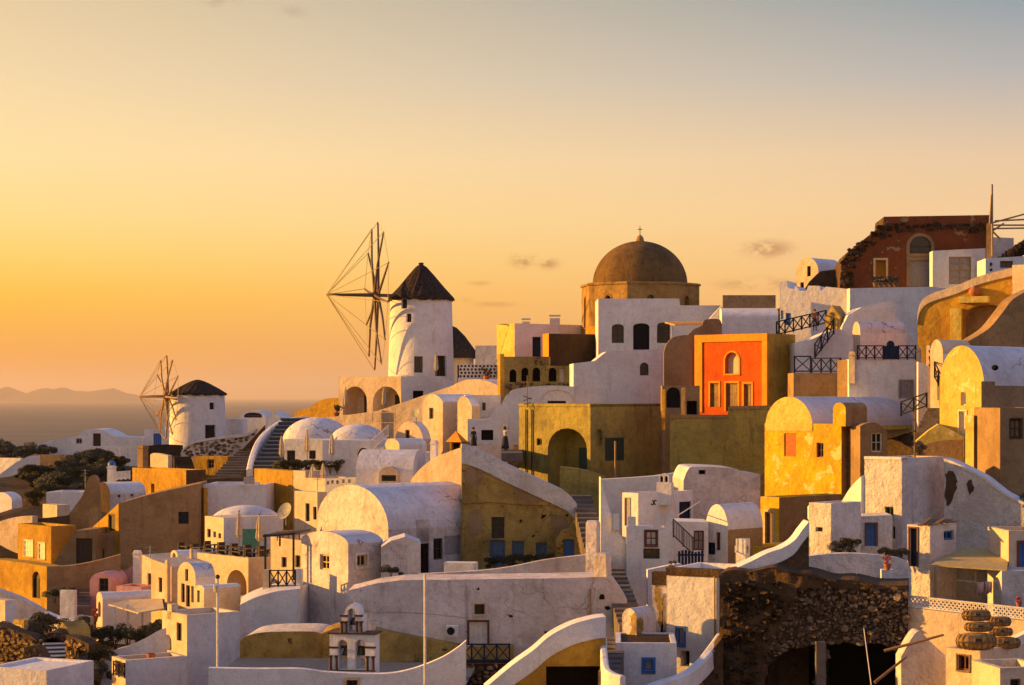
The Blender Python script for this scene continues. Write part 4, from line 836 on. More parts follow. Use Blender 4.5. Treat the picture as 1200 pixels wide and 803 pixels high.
# ================================================================== yellow houses
r, fr = house('house', 'bright yellow house with round gable, brick-red blind window and small chimney gable', 896, 986, 1013, 497, 592, 128, 44, 'yellow', smat='tan', rmat='white_vault', parapet=0,  # shade of the right side put into its tan colour
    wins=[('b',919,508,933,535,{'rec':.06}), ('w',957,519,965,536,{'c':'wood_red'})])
fr3 = fr; L1 = fr.hit(952,497,'f')[0]; q = fr.W(L1, 0, 0); Dv = q.y
house('x', '', 897, 952, 1062, 465, 500, Dv-.05, 44, 'yellow_pale', 'vf', ys=500, rmat='white_vault', into=r, ext=.3, W=12, wname='gable', ground=False)
house('x', '', 976, 991, 1013, 472, 498, 126.9, 44, 'yellow', 'vf', ys=480, rmat='tan', smat='tan', into=r, ext=.1, W=2.4, wname='chimney_gable', ground=False)
wall('house', 'tan shaded house with white-barred window behind the yellow house', [(1008,500),(1016,496),(1028,496),(1040,506)], 540, 126, -8, 'tan', W=3, cat='house', wins=[('w',1021,507,1034,530,{'c':'white_paint'})])
house('annexe', 'yellow arched porch with a brown door below the bright yellow house', 891, 913, 985, 583, 650, 119, 50, 'yellow', W=6, smat='tan', wins=[('d',897,600,906,637,{'c':'wood','trim':'cream','tw':.12})], cat='house')  # side wall coloured tan for the shade it lies in
house('annexe', 'low yellow block with rounded sunlit corner below the arched porch', 867, 893, 946, 641, 700, 112, 48, 'yellow', W=4, smat='tan', cat='house')
house('bin', 'small white masonry stub beside the low yellow block', 862, 874, 879, 632, 665, 108, 30, 'white', cat='wall', swins=[('v',875,640,877,648)])
pathwall('parapet', 'pale pink parapet between the yellow porch and white tower', [(950,592,112),(968,598,108),(985,592,106),(1000,570,104),(1013,557,102.5)], 2.2, .35, 'white')
# orange house
r, fr = house('house', 'vivid orange house front with golden frame and arched niche window', 815, 900, 932, 391, 482, 150, 45, 'orange', smat='ochre', wins=[('ab',850,413,866,438,{'c':'cream','rec':.35,'trim':'gold','tw':.14}), ('d',832.5,449,842.5,477,{'c':'tan','trim':'gold','tw':.16}), ('d',851,449,865,482,{'c':'tan','trim':'gold','tw':.16}), ('d',872,450,881,476,{'c':'tan','trim':'gold','tw':.16})])
F = fr.face('f'); mm = M(); xa = fr.hit(815,400,'f')[0]; zt = fr.hit(900,391,'f')[1]; zb = fr.hit(900,484,'f')[1]
fbox(mm, F, xa, 0, zt-.55, zt+.03, -.12, .1); mk('cornice', mm, 'gold', r)
for a in ((xa, xa+.75), (-.5, .004)): mm = M(); fbox(mm, F, a[0], a[1], zb, zt-.55, -.115, .1); mk('pilaster', mm, 'gold', r)
wall('terrace_wall', 'weathered ochre terrace wall stepped up below the orange house', [(785,487),(853,487),(854,477),(904,476)], 575, 142, 6, 'olive', W=2, sm=False, cop={'h':.2,'over':.08,'mat':'tan','w':.6})
wall('wall', 'tan scalloped wall behind the orange house', [(806,393),(813,386),(822,382),(826,375),(842,374),(846,380)], 430, 161, 0, 'tan', W=.5)
wall('wall', 'tan wall with rounded corner left of the orange house', [(778,413),(781,404),(788,396),(800,393),(812,393)], 490, 155.5, 0, 'tan', W=.6)
r, fr = house('entrance', 'small tan entrance block with dark doorway and black arched gate', 776, 820, 822, 452, 492, 147, 0, 'tan', W=1.5, cat='wall', wins=[('v',803,470,817,486), ('ad',781,444+10,797,478,{'c':'black_iron'})])
pillar('post', 'rounded tan gate post left of the small tan entrance', 775, 781, 456, 480, 145.5, 'ochre', 20, cap=False)
pillar('post', 'rounded tan gate post right of the black arched gate', 798, 805, 454, 488, 145, 'tan', 20, cap=False)
# ================================================================== behind: white walls, church
r, fr = wall('house', 'big plain white house wall with one small dark arched window', [(672,426),(697,423),(711,412),(778,409)], 484, 159, -2, 'white', W=5, cat='house', sm=False, wins=[('aw',750,425,760,440)])
wall('house', 'white church house with three dark arched windows in front of the dome', [(701,350),(796,350),(797,358),(846,358)], 416, 172, 0, 'white', W=6, sm=False, cat='house',
    wins=[('aw',717,380,731,402,{'rise':.5}), ('ad',742,379,761,410,{'rise':.4,'c':'black_iron'}), ('aw',770,378,785,402,{'rise':.5})])
r, fr = house('house', 'white lean-to house with a tan parapet right of the church', 846, 912, 913, 360, 410, 164, 2, 'white', W=4, roof='vs', ys=372, rmat='white')
wall('x', '', [(847,346),(909,346)], 362, 169, 2, 'tan', W=.5, into=r, wname='parapet')
wall('wall', 'white wing wall sloping up to the church house', [(806,400),(820,388),(838,366),(846,358)], 410, 167, -3, 'white', W=.5, sm=False)
r = thing('pergola', 'thin pale timber pergola before the church windows', 'pergola', P(788,410,166))
for a, b in (((780,378,166), (836,377,164)), ((780,378,166), (792,381,162)), ((792,381,162), (836,379,161))): mm = M(); mm.bar(P(*a), P(*b), .14); mk('beam', mm, 'wood_pale', r)
for px, D, y0 in ((788,165,379), (830,163,379)): mm = M(); mm.bar(P(px,412,D), P(px,y0,D), .2); mk('post', mm, 'white_paint', r)
def church():
    D = 186; c = P(750,425,D); root = thing('domed_church', 'brown domed church with octagonal ochre drum and small lantern', 'church', c)
    z1 = P(0,335,D).z; zb = P(0,440,D).z; Rr = m_of(65,D)/math.cos(R(22.5)); ph = R(22.5+7)
    pts = [Vector((c.x+Rr*math.cos(ph+k*math.pi/4), c.y+Rr*math.sin(ph+k*math.pi/4), 0)) for k in range(8)]
    mm = M(); wm = []
    for k in range(8):
        a, b = pts[k], pts[(k+1) % 8]; d = b-a; L = d.length; u = d/L; nin = Vector((-u.y, u.x, 0))
        F = (lambda a_, u_, n_: (lambda s, z, dd=0.: a_+u_*s+n_*dd+Vector((0,0,z))))(a, u, nin)
        zt = z1-.5; z0 = P(0,385,D).z; w = .34; zs = zt-w-.6
        h = dict(kind='w', arch=True, a0=L/2-w, a1=L/2+w, z0=z0, z1=zt-.6, zs=zs, rec=.4, loop=[(L/2-w, z0), (L/2+w, z0)]+arc(L/2-w, L/2+w, zs, zt-.6, 10)[::-1], op={'c':'wood_dark','trim':'drum','tw':.12})
        face_with_holes(mm, F, [(0, zb), (L, zb), (L, z1), (0, z1)], [h]); wm.append((h, F))
    mm.quad(*[p+Vector((0,0,z1)) for p in pts]); mk('drum', mm, 'drum', root)
    for h, F in wm: fill_opening(h, F, root, 'drum')
    mm = M(); mm.lathe(Vector((c.x, c.y, z1)), [(Rr*1.02,-.12),(Rr*1.03,.0),(Rr*1.0,.12),(Rr*.9,.14)], 8); 
    for i, v in enumerate(mm.v): q = v-Vector((c.x, c.y, 0)); q = Matrix.Rotation(ph, 3, 'Z') @ Vector((q.x, q.y, 0)); mm.v[i] = Vector((c.x+q.x, c.y+q.y, v.z))
    mk('cornice', mm, 'drum', root)
    rd = m_of(55.5,D); hd = m_of(335-284,D); prof = [(rd*math.cos(t), hd*math.sin(t)) for t in [i*math.pi/2/18 for i in range(19)]]
    mm = M(); mm.lathe(Vector((c.x, c.y, z1+.1)), [(rd,-.1)]+prof[:-1]+[(0.02,hd)], 48); mk('dome', mm, 'dome', root, smooth=True)
    t = Vector((c.x, c.y, z1+hd)); mm = M(); mm.lathe(t, [(.42,-.05),(.36,.25),(.28,.5),(.12,.65),(.05,.7),(0,.75)], 14); mk('lantern', mm, 'drum', root, smooth=True)
    mm = M(); mm.bar(t+Vector((0,0,.65)), t+Vector((0,0,1.5)), .07); mm.bar(t+Vector((-.22,0,1.2)), t+Vector((.22,0,1.2)), .07); mk('cross', mm, 'pole_lit', root)
    return root
church()
house('church_base', 'narrow ochre block lit at the left of the church drum', 686, 701, 702, 382, 430, 178, 50, 'ochre', cat='house', wins=[('aw',691,352+40,694,412)], W=6)
house('ruin', 'dark brown roofless house with one golden sunlit edge left of the church', 636, 643, 698, 391, 436, 176, 64, 'gold', smat='dark_wall', cat='house')  # sunlight on the left edge of the brown house painted as gold
r, fr = house('house', 'white flat house with yellow sunlit end and dark doorway near the big windmill', 582, 603, 690, 379, 425, 183, 54, 'yellow_pale', smat='white', swins=[('d',624,395,634,418,{'c':'blue_dark'})])  # yellow end carries the sunlight on the white house in its colour
for a, b, t in ((612,621,373), (644,656,369)):
    c = P((a+b)/2, 381, 186); mm = M(); mm.obox(c-Vector((m_of((b-a)/2,186),.3,1)), Vector((m_of(b-a,186),0,0)), Vector((0,.6,0)), Vector((0,0,1+m_of(377-t,186)))); mm.obox(c+Vector((-m_of((b-a)/2,186)-.06,-.36,m_of(379-t,186))), Vector((m_of(b-a,186)+.12,0,0)), Vector((0,.72,0)), Vector((0,0,.14))); mk('chimney_hood', mm, 'white', r)
wall('wall', 'plain olive wall strip below the white flat house', [(585,418),(643,418)], 434, 172, 5, 'ochre_old', W=2)
r, fr = wall('arcade', 'crumbling stone arcade with small arched openings', [(588,428),(672,429)], 460, 169, 3, 'ochre_old', W=1.2, wins=[('av',597,433,605,448), ('av',611,431,619,447), ('av',624,431,633,447), ('av',643,431,652,447), ('b',655,432,661,448,{'c':'cream'})])
stonefield(fr, r, [(588,449),(672,449),(672,458),(588,458)], .4, 'stone', proud=.1)
pillar('pillar', 'tall ochre pillar with a sunlit edge right of the lattice panel', 583, 591, 415, 482, 164, 'ochre', 55, cap=False, taper=1.)
r, fr = wall('house', 'white vaulted house with blind arch behind the olive house', [(589,486),(595,464),(604,456),(640,452),(673,453)], 495, 158.5, 0, 'white', W=4, cat='house', wins=[('ab',634,457,672,478,{'c':'white','rec':.12,'rise':.7}),])
mm = M(); a0, z1 = fr.hit(642,470,'f',.1); a1, z0 = fr.hit(663,478,'f',.1); fbox(mm, fr.face('f'), a0, a1, z0, z1, .08, .2); mk('dark_window_box', mm, 'dark', r)  # dark box set in the arch, interior shade put into its colour
# ================================================================== top right
r, fr = house('ruin', 'red-brown ruined mansion with crumbling rubble edge and tall arched doorway', 984, 1162, 1164, 250, 342, 178, 4, 'red', W=7, sm=False, top=[(984,334),(986,308),(992,298),(1003,288),(1020,275),(1035,263),(1036,254),(1162,252)], rmat='brown',
    wins=[('b',1026,305,1038,327,{'c':'gold','rec':.5,'trim':'trim_cream','tw':.2}), ('aw',1066,277,1091,297,{'c':'wood_dark','trim':'tan','tw':.3,'rise':1.}), ('d',1066,305,1091,336,{'c':'grey_panel','trim':'tan','tw':.3})])  # gold panel paints the sunlit wall glimpsed through the small doorway
stonefield(fr, r, [(984,336),(985,306),(991,296),(1003,286),(1020,273),(1036,262),(1060,262),(1160,262),(1160,272),(1140,273),(1125,268),(1080,270),(1050,272),(1030,284),(1012,296),(1004,310),(1003,336)], .55, 'stone_dark', proud=.3)
r, fr = wall('house', 'white front wall with a large grey window against the red ruin', [(1093,294),(1155,291)], 345, 175, 4, 'white', W=2, cat='house', wins=[('w',1112,301,1138,333,{'c':'wood_pale','pane':'grey_panel'})])
pillar('chimney', 'tall tan chimney stack at the end of the red ruin', 1155, 1164, 262, 300, 173, 'tan', 15, cat='chimney', cap=False)
wall('house', 'small white house with vent holes behind the sunlit coping', [(1155,303),(1205,300)], 330, 170, 3, 'white', W=4, cat='house', wins=[('v',1160,308,1163,312), ('v',1160,315,1163,318), ('w',1172,306,1187,314,{'c':'wood_red'})])
wall('house', 'grey-white hut partly hidden by dark rubble at the right edge', [(1162,278),(1188,279)], 306, 178, 0, 'white_old', W=3, cat='house')
for i in range(9): boulder('heap of dark rubble on the roof at the right edge', 1172+i*5, 300-abs(i-7)*-1.2-i*2.2, 174, .5, .6, .55, 'stone_dark', i+20, group='dark rubble on the right roof')
r = thing('mast', 'tall thin lattice mast beside the red ruin', 'mast', P(1161,300,172))
for a, b in (((1163,300), (1162.5,216)), ((1160,262), (1162,228))): mm = M(); mm.tube([P(a[0],a[1],172), P(b[0],b[1],172)], .09, 6); mk('pole', mm, 'wood_pale', r)
for k in range(5): mm = M(); y = 232+k*7; mm.bar(P(1160.4,y,172), P(1163,y,172), .06); mk('rung', mm, 'wood_pale', r)
r = thing('spars', 'pale windmill spars reaching in from the right edge', 'spars', P(1164,264,172))
for a, b in (((1164,261), (1230,243)), ((1164,264), (1230,264)), ((1164,268), (1230,267)), ((1166,259), (1230,256)), ((1164,270), (1176,262)), ((1164,272), (1172,280))): mm = M(); mm.tube([P(a[0],a[1],172), P(b[0],b[1],173)], .08, 6); mk('spar', mm, 'wood_pale', r)
house('chapel', 'small sunlit white vaulted chapel at the hilltop left of the red ruin', 933, 959, 987, 302, 348, 190, 44, 'cream', 'vf', ys=318, rmat='white', smat='white', cat='chapel', wins=[('w',946,312,950,324), ('w',938,331,942,338)])
wall('ruin', 'dark roofless gable wall against the sunlit chapel', [(944,340),(950,330),(962,318),(984,315)], 348, 184, -3, 'brown', W=.8, sm=False, cat='wall')
r, fr = wall('house', 'white house with crenellated top and small blue shutter on the right hilltop', [(914,331),(922,329),(923,337),(930,339),(932,335),(937,341),(945,341),(947,335),(960,335),(962,341),(968,336),(996,339)], 405, 168, 20, 'white', W=4, sm=False, cat='house', wins=[('s',921,367,926,381,{'c':'blue'}), ('s',915.5,364,917,374,{'c':'blue'})])
wall('house', 'long white parapet wall under the red ruin', [(996,338),(1040,337),(1093,336),(1128,341)], 385, 167, -4, 'white', W=3, cat='wall', sm=False)
wall('house', 'white house with stepped rounded outline below the long parapet', [(984,402),(987,384),(994,369),(1010,360),(1046,352),(1050,370),(1064,388),(1074,404)], 425, 157, 0, 'white', W=4, cat='house', sm=False)
house('house', 'white vault with a thin sunlit arched end above the blue railing', 999, 1008, 1062, 377, 425, 152, 64, 'cream', 'vf', ys=390, rmat='white_vault', smat='white')
r, fr = house('house', 'pinkish white terrace house with grey shuttered window under the blue railing', 995, 1077, 1080, 421, 492, 138, 3, 'white', W=4, wins=[('s',1053,445,1071,467,{'c':'grey_panel'})], parapet=.1)
house('pier', 'tan end pier left of the pinkish terrace house', 981, 996, 999, 422, 480, 139, 45, 'tan', cat='pillar')
wall('wall', 'tan shaded wall between the orange house and the tan end pier', [(930,437),(986,437)], 500, 143, 0, 'tan', W=3)
wall('wall', 'white ramp wall behind the crossed blue railings', [(931,402),(950,398),(968,390),(985,386),(1000,396)], 445, 150, -3, 'white', W=3)
railing('railing', 'dark blue crossed railing on the pinkish terrace left of the blue gate', (1005,421.5,138), (1035,421.5,138), .95, 3, 'blue_dark', w=.07)
railing('railing', 'dark blue crossed railing on the pinkish terrace right of the blue gate', (1053,421.5,138), (1073,421.5,138), .95, 2, 'blue_dark', w=.07)
r = thing('gate', 'solid dark blue gate with round crest on the pinkish terrace', 'gate', P(1044,421,138))
for k in range(4): mm = M(); a = P(1035+4.6*k,421,138); mm.obox(a, Vector((m_of(4.4,138),0,0)), Vector((0,.06,0)), Vector((0,0,.92))); mk('board', mm, 'blue_dark', r)
mm = M(); ellipsoid(mm, P(1043.5,404,138.1), .28, .08, .28, 14, 6, True); mk('crest', mm, 'blue_dark', r)
for a, b, t in ((994,1004,412), (1073,1080,408)): pillar('post', 'square cream post at the end of the blue terrace railing', a, b, t, 424, 138, 'cream', 20, group='posts of the blue terrace railing')
railing('railing', 'low dark blue crossed railing above the tan shaded wall', (931,437,146), (950,437,146), 1.2, 1, 'blue_dark', w=.08)
railing('railing', 'long dark blue railing along the tan shaded wall', (951,437,144.5), (985,437,143), 1.05, 3, 'blue_dark', w=.08)
railing('railing', 'dark blue stair railing climbing the white ramp', (955,421,149.6), (977,392,149.3), 1.15, 3, 'blue_dark', w=.08)
railing('railing', 'long dark crossed railing beside the white ramp', (910,394,155), (968,380,160), 1.1, 6, 'black_iron', w=.08)
wall('shrine', 'small tan gabled shrine at the top of the ramp', [(967,372),(975,358),(984,371)], 396, 158, 35, 'ochre_old', W=1.5, sm=False, cat='shrine')
stairs('stairs', 'white steps with dark railing right of the pinkish terrace', (1113,462,124), (1094,416,137), .9, 10, 'step_stone')
railing('railing', 'dark railing sloping down the white steps', (1087,426,134), (1104,462,123), 1.05, 4, 'black_iron', w=.06)
pillar('post', 'sunlit white post at the head of the white steps', 1085, 1092, 405, 432, 133, 'cream', 30, cap=False)
wall('wall', 'curved white stair wall below the white steps', [(1076,424),(1086,428),(1096,442),(1103,460),(1106,484)], 510, 129, -2, 'white', W=.4)
railing('railing', 'dark crossed railing on the white vault left of the right yellow house', (1056,488,124), (1086,478,122), .9, 2, 'black_iron', w=.07)
stairs('stairs', 'narrow dark steps beside the right yellow house', (1082,510,116), (1098,478,124), 1.0, 8, 'step_stone')
# golden house upper right
r, fr = wall('house', 'golden house with white rounded coping and arched niche near the right edge', [(1075,372),(1079,356),(1090,346),(1120,336),(1150,324),(1185,315),(1206,309)], 415, 144, 22, 'ochre', W=5, cat='house', cop={'h':.55,'over':.12,'mat':'cream','w':.7}, wins=[('av',1129,357,1182,405,{'c':'tan','rec':1.0,'rise':.6})])
mm = M(); a0, z1 = fr.hit(1125,348,'f'); a1, z0 = fr.hit(1160,355,'f'); fbox(mm, fr.face('f'), a0, a1, z0, z1, -.6, .02); mk('ledge', mm, 'yellow_pale', r)
box_part(fr, r, 'pier', 1115, 362, 1128, 405, .1, 'yellow_pale', 0, .5)  # sunlit portion of the wall put in as a paler raised box
ja, jz = fr.hit(1142,348,'f',-.3); mm = M(); mm.lathe(fr.W(ja, -.3, jz), [(.2,0),(.36,.15),(.44,.36),(.38,.55),(.24,.66),(.27,.72),(0.2,.71)], 18); solo('jar', mm, 'terracotta', 'round terracotta jar on the ledge of the golden house', 'jar', smooth=True)
house('house', 'sunlit cream block at the right edge above the golden house', 1186, 1204, 1215, 310, 370, 141, 40, 'cream', W=3)
wall('house', 'tan curved roof mass sweeping up to the right edge', [(1126,404),(1142,396),(1160,384),(1175,366),(1188,350),(1210,338)], 425, 131, -10, 'tan', W=1.6, cat='house', rmat='tan')
house('house', 'low white vault before the tan roof mass', 1090, 1105, 1120, 398, 440, 128, 50, 'cream', 'vf', ys=415, smat='white', W=3)
# right yellow house
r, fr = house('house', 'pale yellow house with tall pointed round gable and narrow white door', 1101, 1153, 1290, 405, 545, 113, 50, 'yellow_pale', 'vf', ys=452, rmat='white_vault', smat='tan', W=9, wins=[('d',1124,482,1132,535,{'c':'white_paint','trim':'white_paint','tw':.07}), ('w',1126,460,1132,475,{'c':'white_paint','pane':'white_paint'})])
mm = M(); ellipsoid(mm, P(1166,431,112.6), .2, .2, .16, 12, 5, True); mk('roof_vent', mm, 'dark', r)
house('buttress', 'tall tan buttress with flat top at the corner of the right yellow house', 1143, 1150, 1166, 447, 500, 110, 48, 'yellow_pale', smat='tan', cat='wall')
r, fr = house('buttress', 'square tan block with an electric box before the right yellow house', 1131, 1141, 1169, 487, 556, 106.5, 48, 'yellow_pale', smat='tan', cat='wall')
mm = M(); S = fr.face('s'); y0, z1 = fr.hit(1152,494,'s'); y1, z0 = fr.hit(1161,506,'s'); fbox(mm, S, y0, y1, z0, z1, -.15, .02); mk('electric_box', mm, 'tan', r)
mm = M(); mm.tube([S((y0+y1)/2, z0, -.06), S((y0+y1)/2, z0-2.2, -.06)], .05, 6); mk('pipe', mm, 'wood_pale', r)
r, fr = house('house', 'plain tan house with a brown framed window at the right edge', 1168, 1172, 1225, 478, 605, 103, -6, 'tan', W=4, wins=[('w',1184,491,1197,513,{'c':'wood_dark','pane':'tan','trim':'wood_dark','tw':.05})])
wall('wall', 'pale ochre wedge wall beside the narrow dark steps', [(1074,517),(1088,505),(1100,497),(1113,503),(1130,512)], 545, 113.5, 10, 'yellow_pale', W=2, sm=False)
wall('wall', 'low tan wall under the pale ochre wedge', [(1074,524),(1100,517),(1128,515)], 550, 111, 14, 'tan', W=1)
# ================================================================== white tower house and yards, lower right
r, fr = house('house', 'rough white tower house with warm sunlit front and green window', 1013, 1057, 1108, 537, 632, 101, 42, 'white_rough', wins=[('w',1037,594,1047,612,{'c':'green_dark'}), ('v',1039,617,1049,632)], cop={'h':.1,'over':.05,'mat':'white','w':.5})
r, fr = wall('house', 'big rough white wall with brown patch and sloping top at the right', [(1106,538),(1120,543),(1150,558),(1165,569),(1180,580),(1210,594)], 660, 100, 30, 'white_rough', W=1.0, cat='wall', cop={'h':.1,'over':.05,'mat':'white'})
patch(fr, r, [(1108,556),(1114,551),(1121,560),(1120,576),(1113,592),(1108,588)], 'brown')
patch(fr, r, [(1133,566),(1138,562),(1141,572),(1136,580)], 'brown', seed=4)
r, fr = house('house', 'square rough white block with a tiny red-brown vent', 948, 974, 1009, 590, 662, 97, 46, 'white_rough', wins=[('v',956,618,964,623,{'c':'wood_red','rec':.2})])
wall('wall', 'low stained white wall along the top of the rubble wall', [(946,652),(975,649),(1010,649),(1040,652),(1060,656),(1068,668)], 692, 92, -1, 'white_rough', W=.6)
wall('house', 'white shed with a blue door in a red frame', [(1003,606),(1046,604)], 660, 99, 3, 'white_rough', W=2.5, cat='house', wins=[('d',1015,614,1027,640,{'c':'blue','trim':'wood_red','tw':.07})])
r, fr = house('hut', 'small white hut with dark curtained doorway and plank roof', 1063, 1090, 1125, 616, 672, 94.5, 46, 'white_rough', W=2.2, cat='hut', parapet=.1, wins=[('d',1066,619,1075,664,{'c':'blue_dark','trim':'wood_red','tw':.07})], swins=[('w',1106,622,1118,633,{'c':'blue'})])
for k in range(6): mm = M(); mm.bar(P(1078+k*6,616-k*.6,94.2+k*.2), P(1090+k*6,607+(k % 3)*2,96), .22, .05); mk('roof_plank', mm, 'wood', r)
slab('awning', 'yellow sloping sheet awning between white hut and right wall', [(1090,662,92.5),(1180,668,91),(1183,640,97),(1128,642,97)], .06, 'awning', 'awning')
wall('wall', 'shaded white yard wall under the yellow awning', [(1085,664),(1172,664)], 715, 96.5, 2, 'white_rough', W=.5)
for px in (1096, 1143): mm = M(); mm.bar(P(px,712,92), P(px,664,92), .1); solo('post', mm, 'wood_pale', 'thin timber post holding up the yellow awning', 'post', 'awning posts')
r, fr = house('house', 'white hut with blue door and red-brown frame at the right edge', 1178, 1182, 1230, 622, 672, 93, -5, 'cream', W=3, wins=[('d',1194,636,1206,668,{'c':'blue','trim':'wood_red','tw':.1})])
house('x', '', 1170, 1174, 1230, 669, 725, 91, -5, 'white_rough', W=2, into=r, wname='lower_wall', parapet=.05)
r = thing('clothesline', 'washing line with pinkish cloths under the awning', 'clothesline', P(1140,684,91.5))
mm = M(); mm.tube([P(1120,680,91.5), P(1150,683,91.5), P(1176,679,91.5)], .012, 5); mk('line', mm, 'white_paint', r)
for k, (a, b, y0, y1) in enumerate(((1145,1153,683,697), (1155,1163,682,695))):
    mm = M(); n = 8
    for i in range(n+1):
        t = i/n; x = a+(b-a)*t; d = 91.5+.05*math.sin(t*9)
        mm.v += [P(x, y0, 91.5), P(x+math.sin(t*6)*.5, (y0+y1)/2, d), P(x+math.sin(t*5), y1+math.sin(t*7), d+.03)]
    mm.f = [(i*3+j, i*3+3+j, i*3+4+j, i*3+1+j) for i in range(n) for j in range(2)]; o = mk('cloth', mm, 'cloth_pink', r, True)
    md = o.modifiers.new('thickness', 'SOLIDIFY'); md.thickness = .012
# bottom right corner
r, fr = wall('house', 'sunlit cream wall with open lattice crest at the bottom right', [(1062,712),(1206,728)], 812, 83, 36, 'cream', W=1.0, sm=False, cat='wall')
F = fr.face('f'); cr = M(); a0 = fr.hit(1062,712,'f')[0]; 
zL, zR = fr.hit(1062,711,'f')[1], fr.hit(1206,727,'f')[1]; n = 30
for i in range(n):
    p, q = a0+(0-a0)*i/n, a0+(0-a0)*(i+1)/n; z = zL+(zR-zL)*(i+.5)/n
    for j in range(2):
        h0, h1 = z+.04+j*.21, z+.04+(j+1)*.21
        cr.bar(F(p, h0, .1), F(q, h1, .1), .045, .05); cr.bar(F(p, h1, .1), F(q, h0, .1), .045, .05)
o = mk('lattice', cr, 'white_paint', r); o['kind'] = 'stuff'
for dz in (.02, .47): mm = M(); mm.bar(F(a0, zL+dz, .1), F(0, zR+dz, .1), .14, .05); mk('rail', mm, 'white_paint', r)
house('house', 'small cream house with red-brown square window at the bottom right', 1108, 1149, 1215, 763, 830, 79.5, 44, 'cream', W=3.5, wins=[('w',1122,768,1136,786,{'c':'wood_red','trim':'tan','tw':.05})])
wall('wall', 'pale sloping wall rising behind the small cream house', [(1150,768),(1175,758),(1190,748),(1210,738)], 800, 82, -2, 'white', W=.6, sm=False)
house('house', 'flat white box with red window at the bottom right corner', 1166, 1172, 1230, 783, 840, 76, -12, 'cream', W=2.5, wins=[('w',1184,796,1196,812,{'c':'wood_red'})])
r, fr = wall('wall', 'crumbling stucco wall foot beside the cave openings', [(1056,770),(1075,740),(1090,752),(1110,770)], 830, 83, -2, 'white_rough', W=1)
for i, (a, b) in enumerate((((1036,763,83), (1106,744,82.3)), ((1025,800,82), (1062,770,82.5)))):
    mm = M(); mm.tube([P(*a), P(*b)], [.07,.05], 7); solo('log', mm, 'wood', ('long weathered timber leaning on the crumbling wall foot', 'short weathered timber lying before the cave')[i], 'log')
def basket(x0, x1, y0, y1, D, label):
    c = P((x0+x1)/2, (y0+y1)/2, D); rx, rz = m_of((x1-x0)/2, D), m_of((y1-y0)/2, D); ry = rx*.5; root = thing('wicker_trap', label, 'basket', c-Vector((0,0,rz)), 'stacked wicker fish traps')
    def ring(s, n=40): return [Vector((c.x+rx*s*math.cos(t), c.y+ry*s*math.sin(t), 0)) for t in [2*math.pi*k/n for k in range(n)]]
    mm = M(); n = 40; prof = [(.0,-1),(.55,-.97),(.8,-.8),(.95,-.45),(1.,0),(.95,.45),(.8,.8),(.55,.97),(.0,1)]
    rows = []
    for s, z in prof: rows += [p+Vector((0,0,c.z+z*rz*.93)) for p in ring(max(s*.97,.01), n)]
    mm.add(rows, [(i*n+k, i*n+(k+1) % n, (i+1)*n+(k+1) % n, (i+1)*n+k) for i in range(len(prof)-1) for k in range(n)]); mk('netting', mm, 'wicker', root, True)
    for z, s in ((0,1.0),): mm = M(); q = ring(s, 28); mm.tube([p+Vector((0,0,c.z+z*rz)) for p in q]+[q[0]+Vector((0,0,c.z+z*rz))], .03, 5); mk('hoop', mm, 'wood', root)
    mm = M()
    for k in range(18):
        t = 2*math.pi*k/18; mm.tube([Vector((c.x+rx*s*math.cos(t), c.y+ry*s*math.sin(t), c.z+z*rz)) for z, s in ((-.8,.8), (-.45,.95), (0,1.), (.45,.95), (.8,.8))], .018, 4)
    mk('ribs', mm, 'wood', root)
    mm = M(); mm.obox(Vector((c.x-rx*.16, c.y-ry*1.03, c.z-rz*.1)), Vector((rx*.32,0,0)), Vector((0,.05,0)), Vector((0,0,rz*.5))); mk('hatch', mm, 'wood_dark', root)
for b in ((1120,1168,741,762,80,'largest wicker fish trap at the bottom of the stack'), (1158,1196,746,761,81,'wide wicker fish trap at the lower right of the stack'), (1130,1164,728.5,741,80.2,'wicker fish trap in the middle of the left pile'), (1159,1187,735,746,81,'wicker fish trap in the middle of the right pile'), (1127,1161,714,728.5,80.3,'topmost wicker fish trap of the left pile'), (1157,1185,722,735,81,'topmost wicker fish trap of the right pile')): basket(*b)
# ================================================================== ridge with the big windmill
r, fr = house('arcaded_house', 'sunlit arcaded house with two wide arches before the big windmill', 397, 470, 474, 441, 492, 186, 30, 'cream', W=5, wins=[('av',402,453,430,486,{'rec':2.2,'c':'cream','door':'wood_dark'}), ('av',437,453,469,486,{'rec':2.2,'c':'cream','door':'wood_dark'})])
wall('house', 'white basement wall with one dark window under the big windmill', [(470,441),(515,441),(531,447)], 472, 185, -2, 'white', W=4, sm=False, cat='wall', wins=[('v',484,458,496,468)])
wall('wall', 'long cream terrace wall below the arcaded house', [(345,496),(370,491),(410,486),(447,481)], 520, 176, 26, 'cream', W=1.5, sm=False)
wall('wall', 'cream ramp wall climbing to the big windmill', [(444,481),(480,469),(530,452),(546,446)], 505, 173, 24, 'cream', W=2, sm=False)
railing('railing', 'thin pale metal railing on the long cream terrace wall', (428,497,175), (463,497,172), 1.0, 4, 'wood_pale', x=False, w=.03)
wall('house', 'low sunlit cream vault under the lattice panel', [(527,464),(530,453),(540,447),(555,444.5),(572,447),(586,453)], 480, 169, 34, 'cream', W=3, cat='house', rmat='white')
r, fr = wall('house', 'sunlit white house with two tall rounded fronts and small windows', [(495,476),(498,467),(505,462),(513,464),(519,471)], 525, 162, 45, 'cream', W=4, cat='house', rmat='white', wins=[('w',503,478,508,491,{'c':'wood'})])
wall('x', '', [(517,468),(540,466)], 512, 163.5, 10, 'white', W=3, into=r, wname='recessed_wall', wins=[('w',529,478,537,492,{'c':'wood_red'})])
wall('x', '', [(536,472),(541,464.5),(548,467),(553,476)], 512, 160.5, 45, 'cream', W=.9, into=r, wname='round_front', rmat='white')
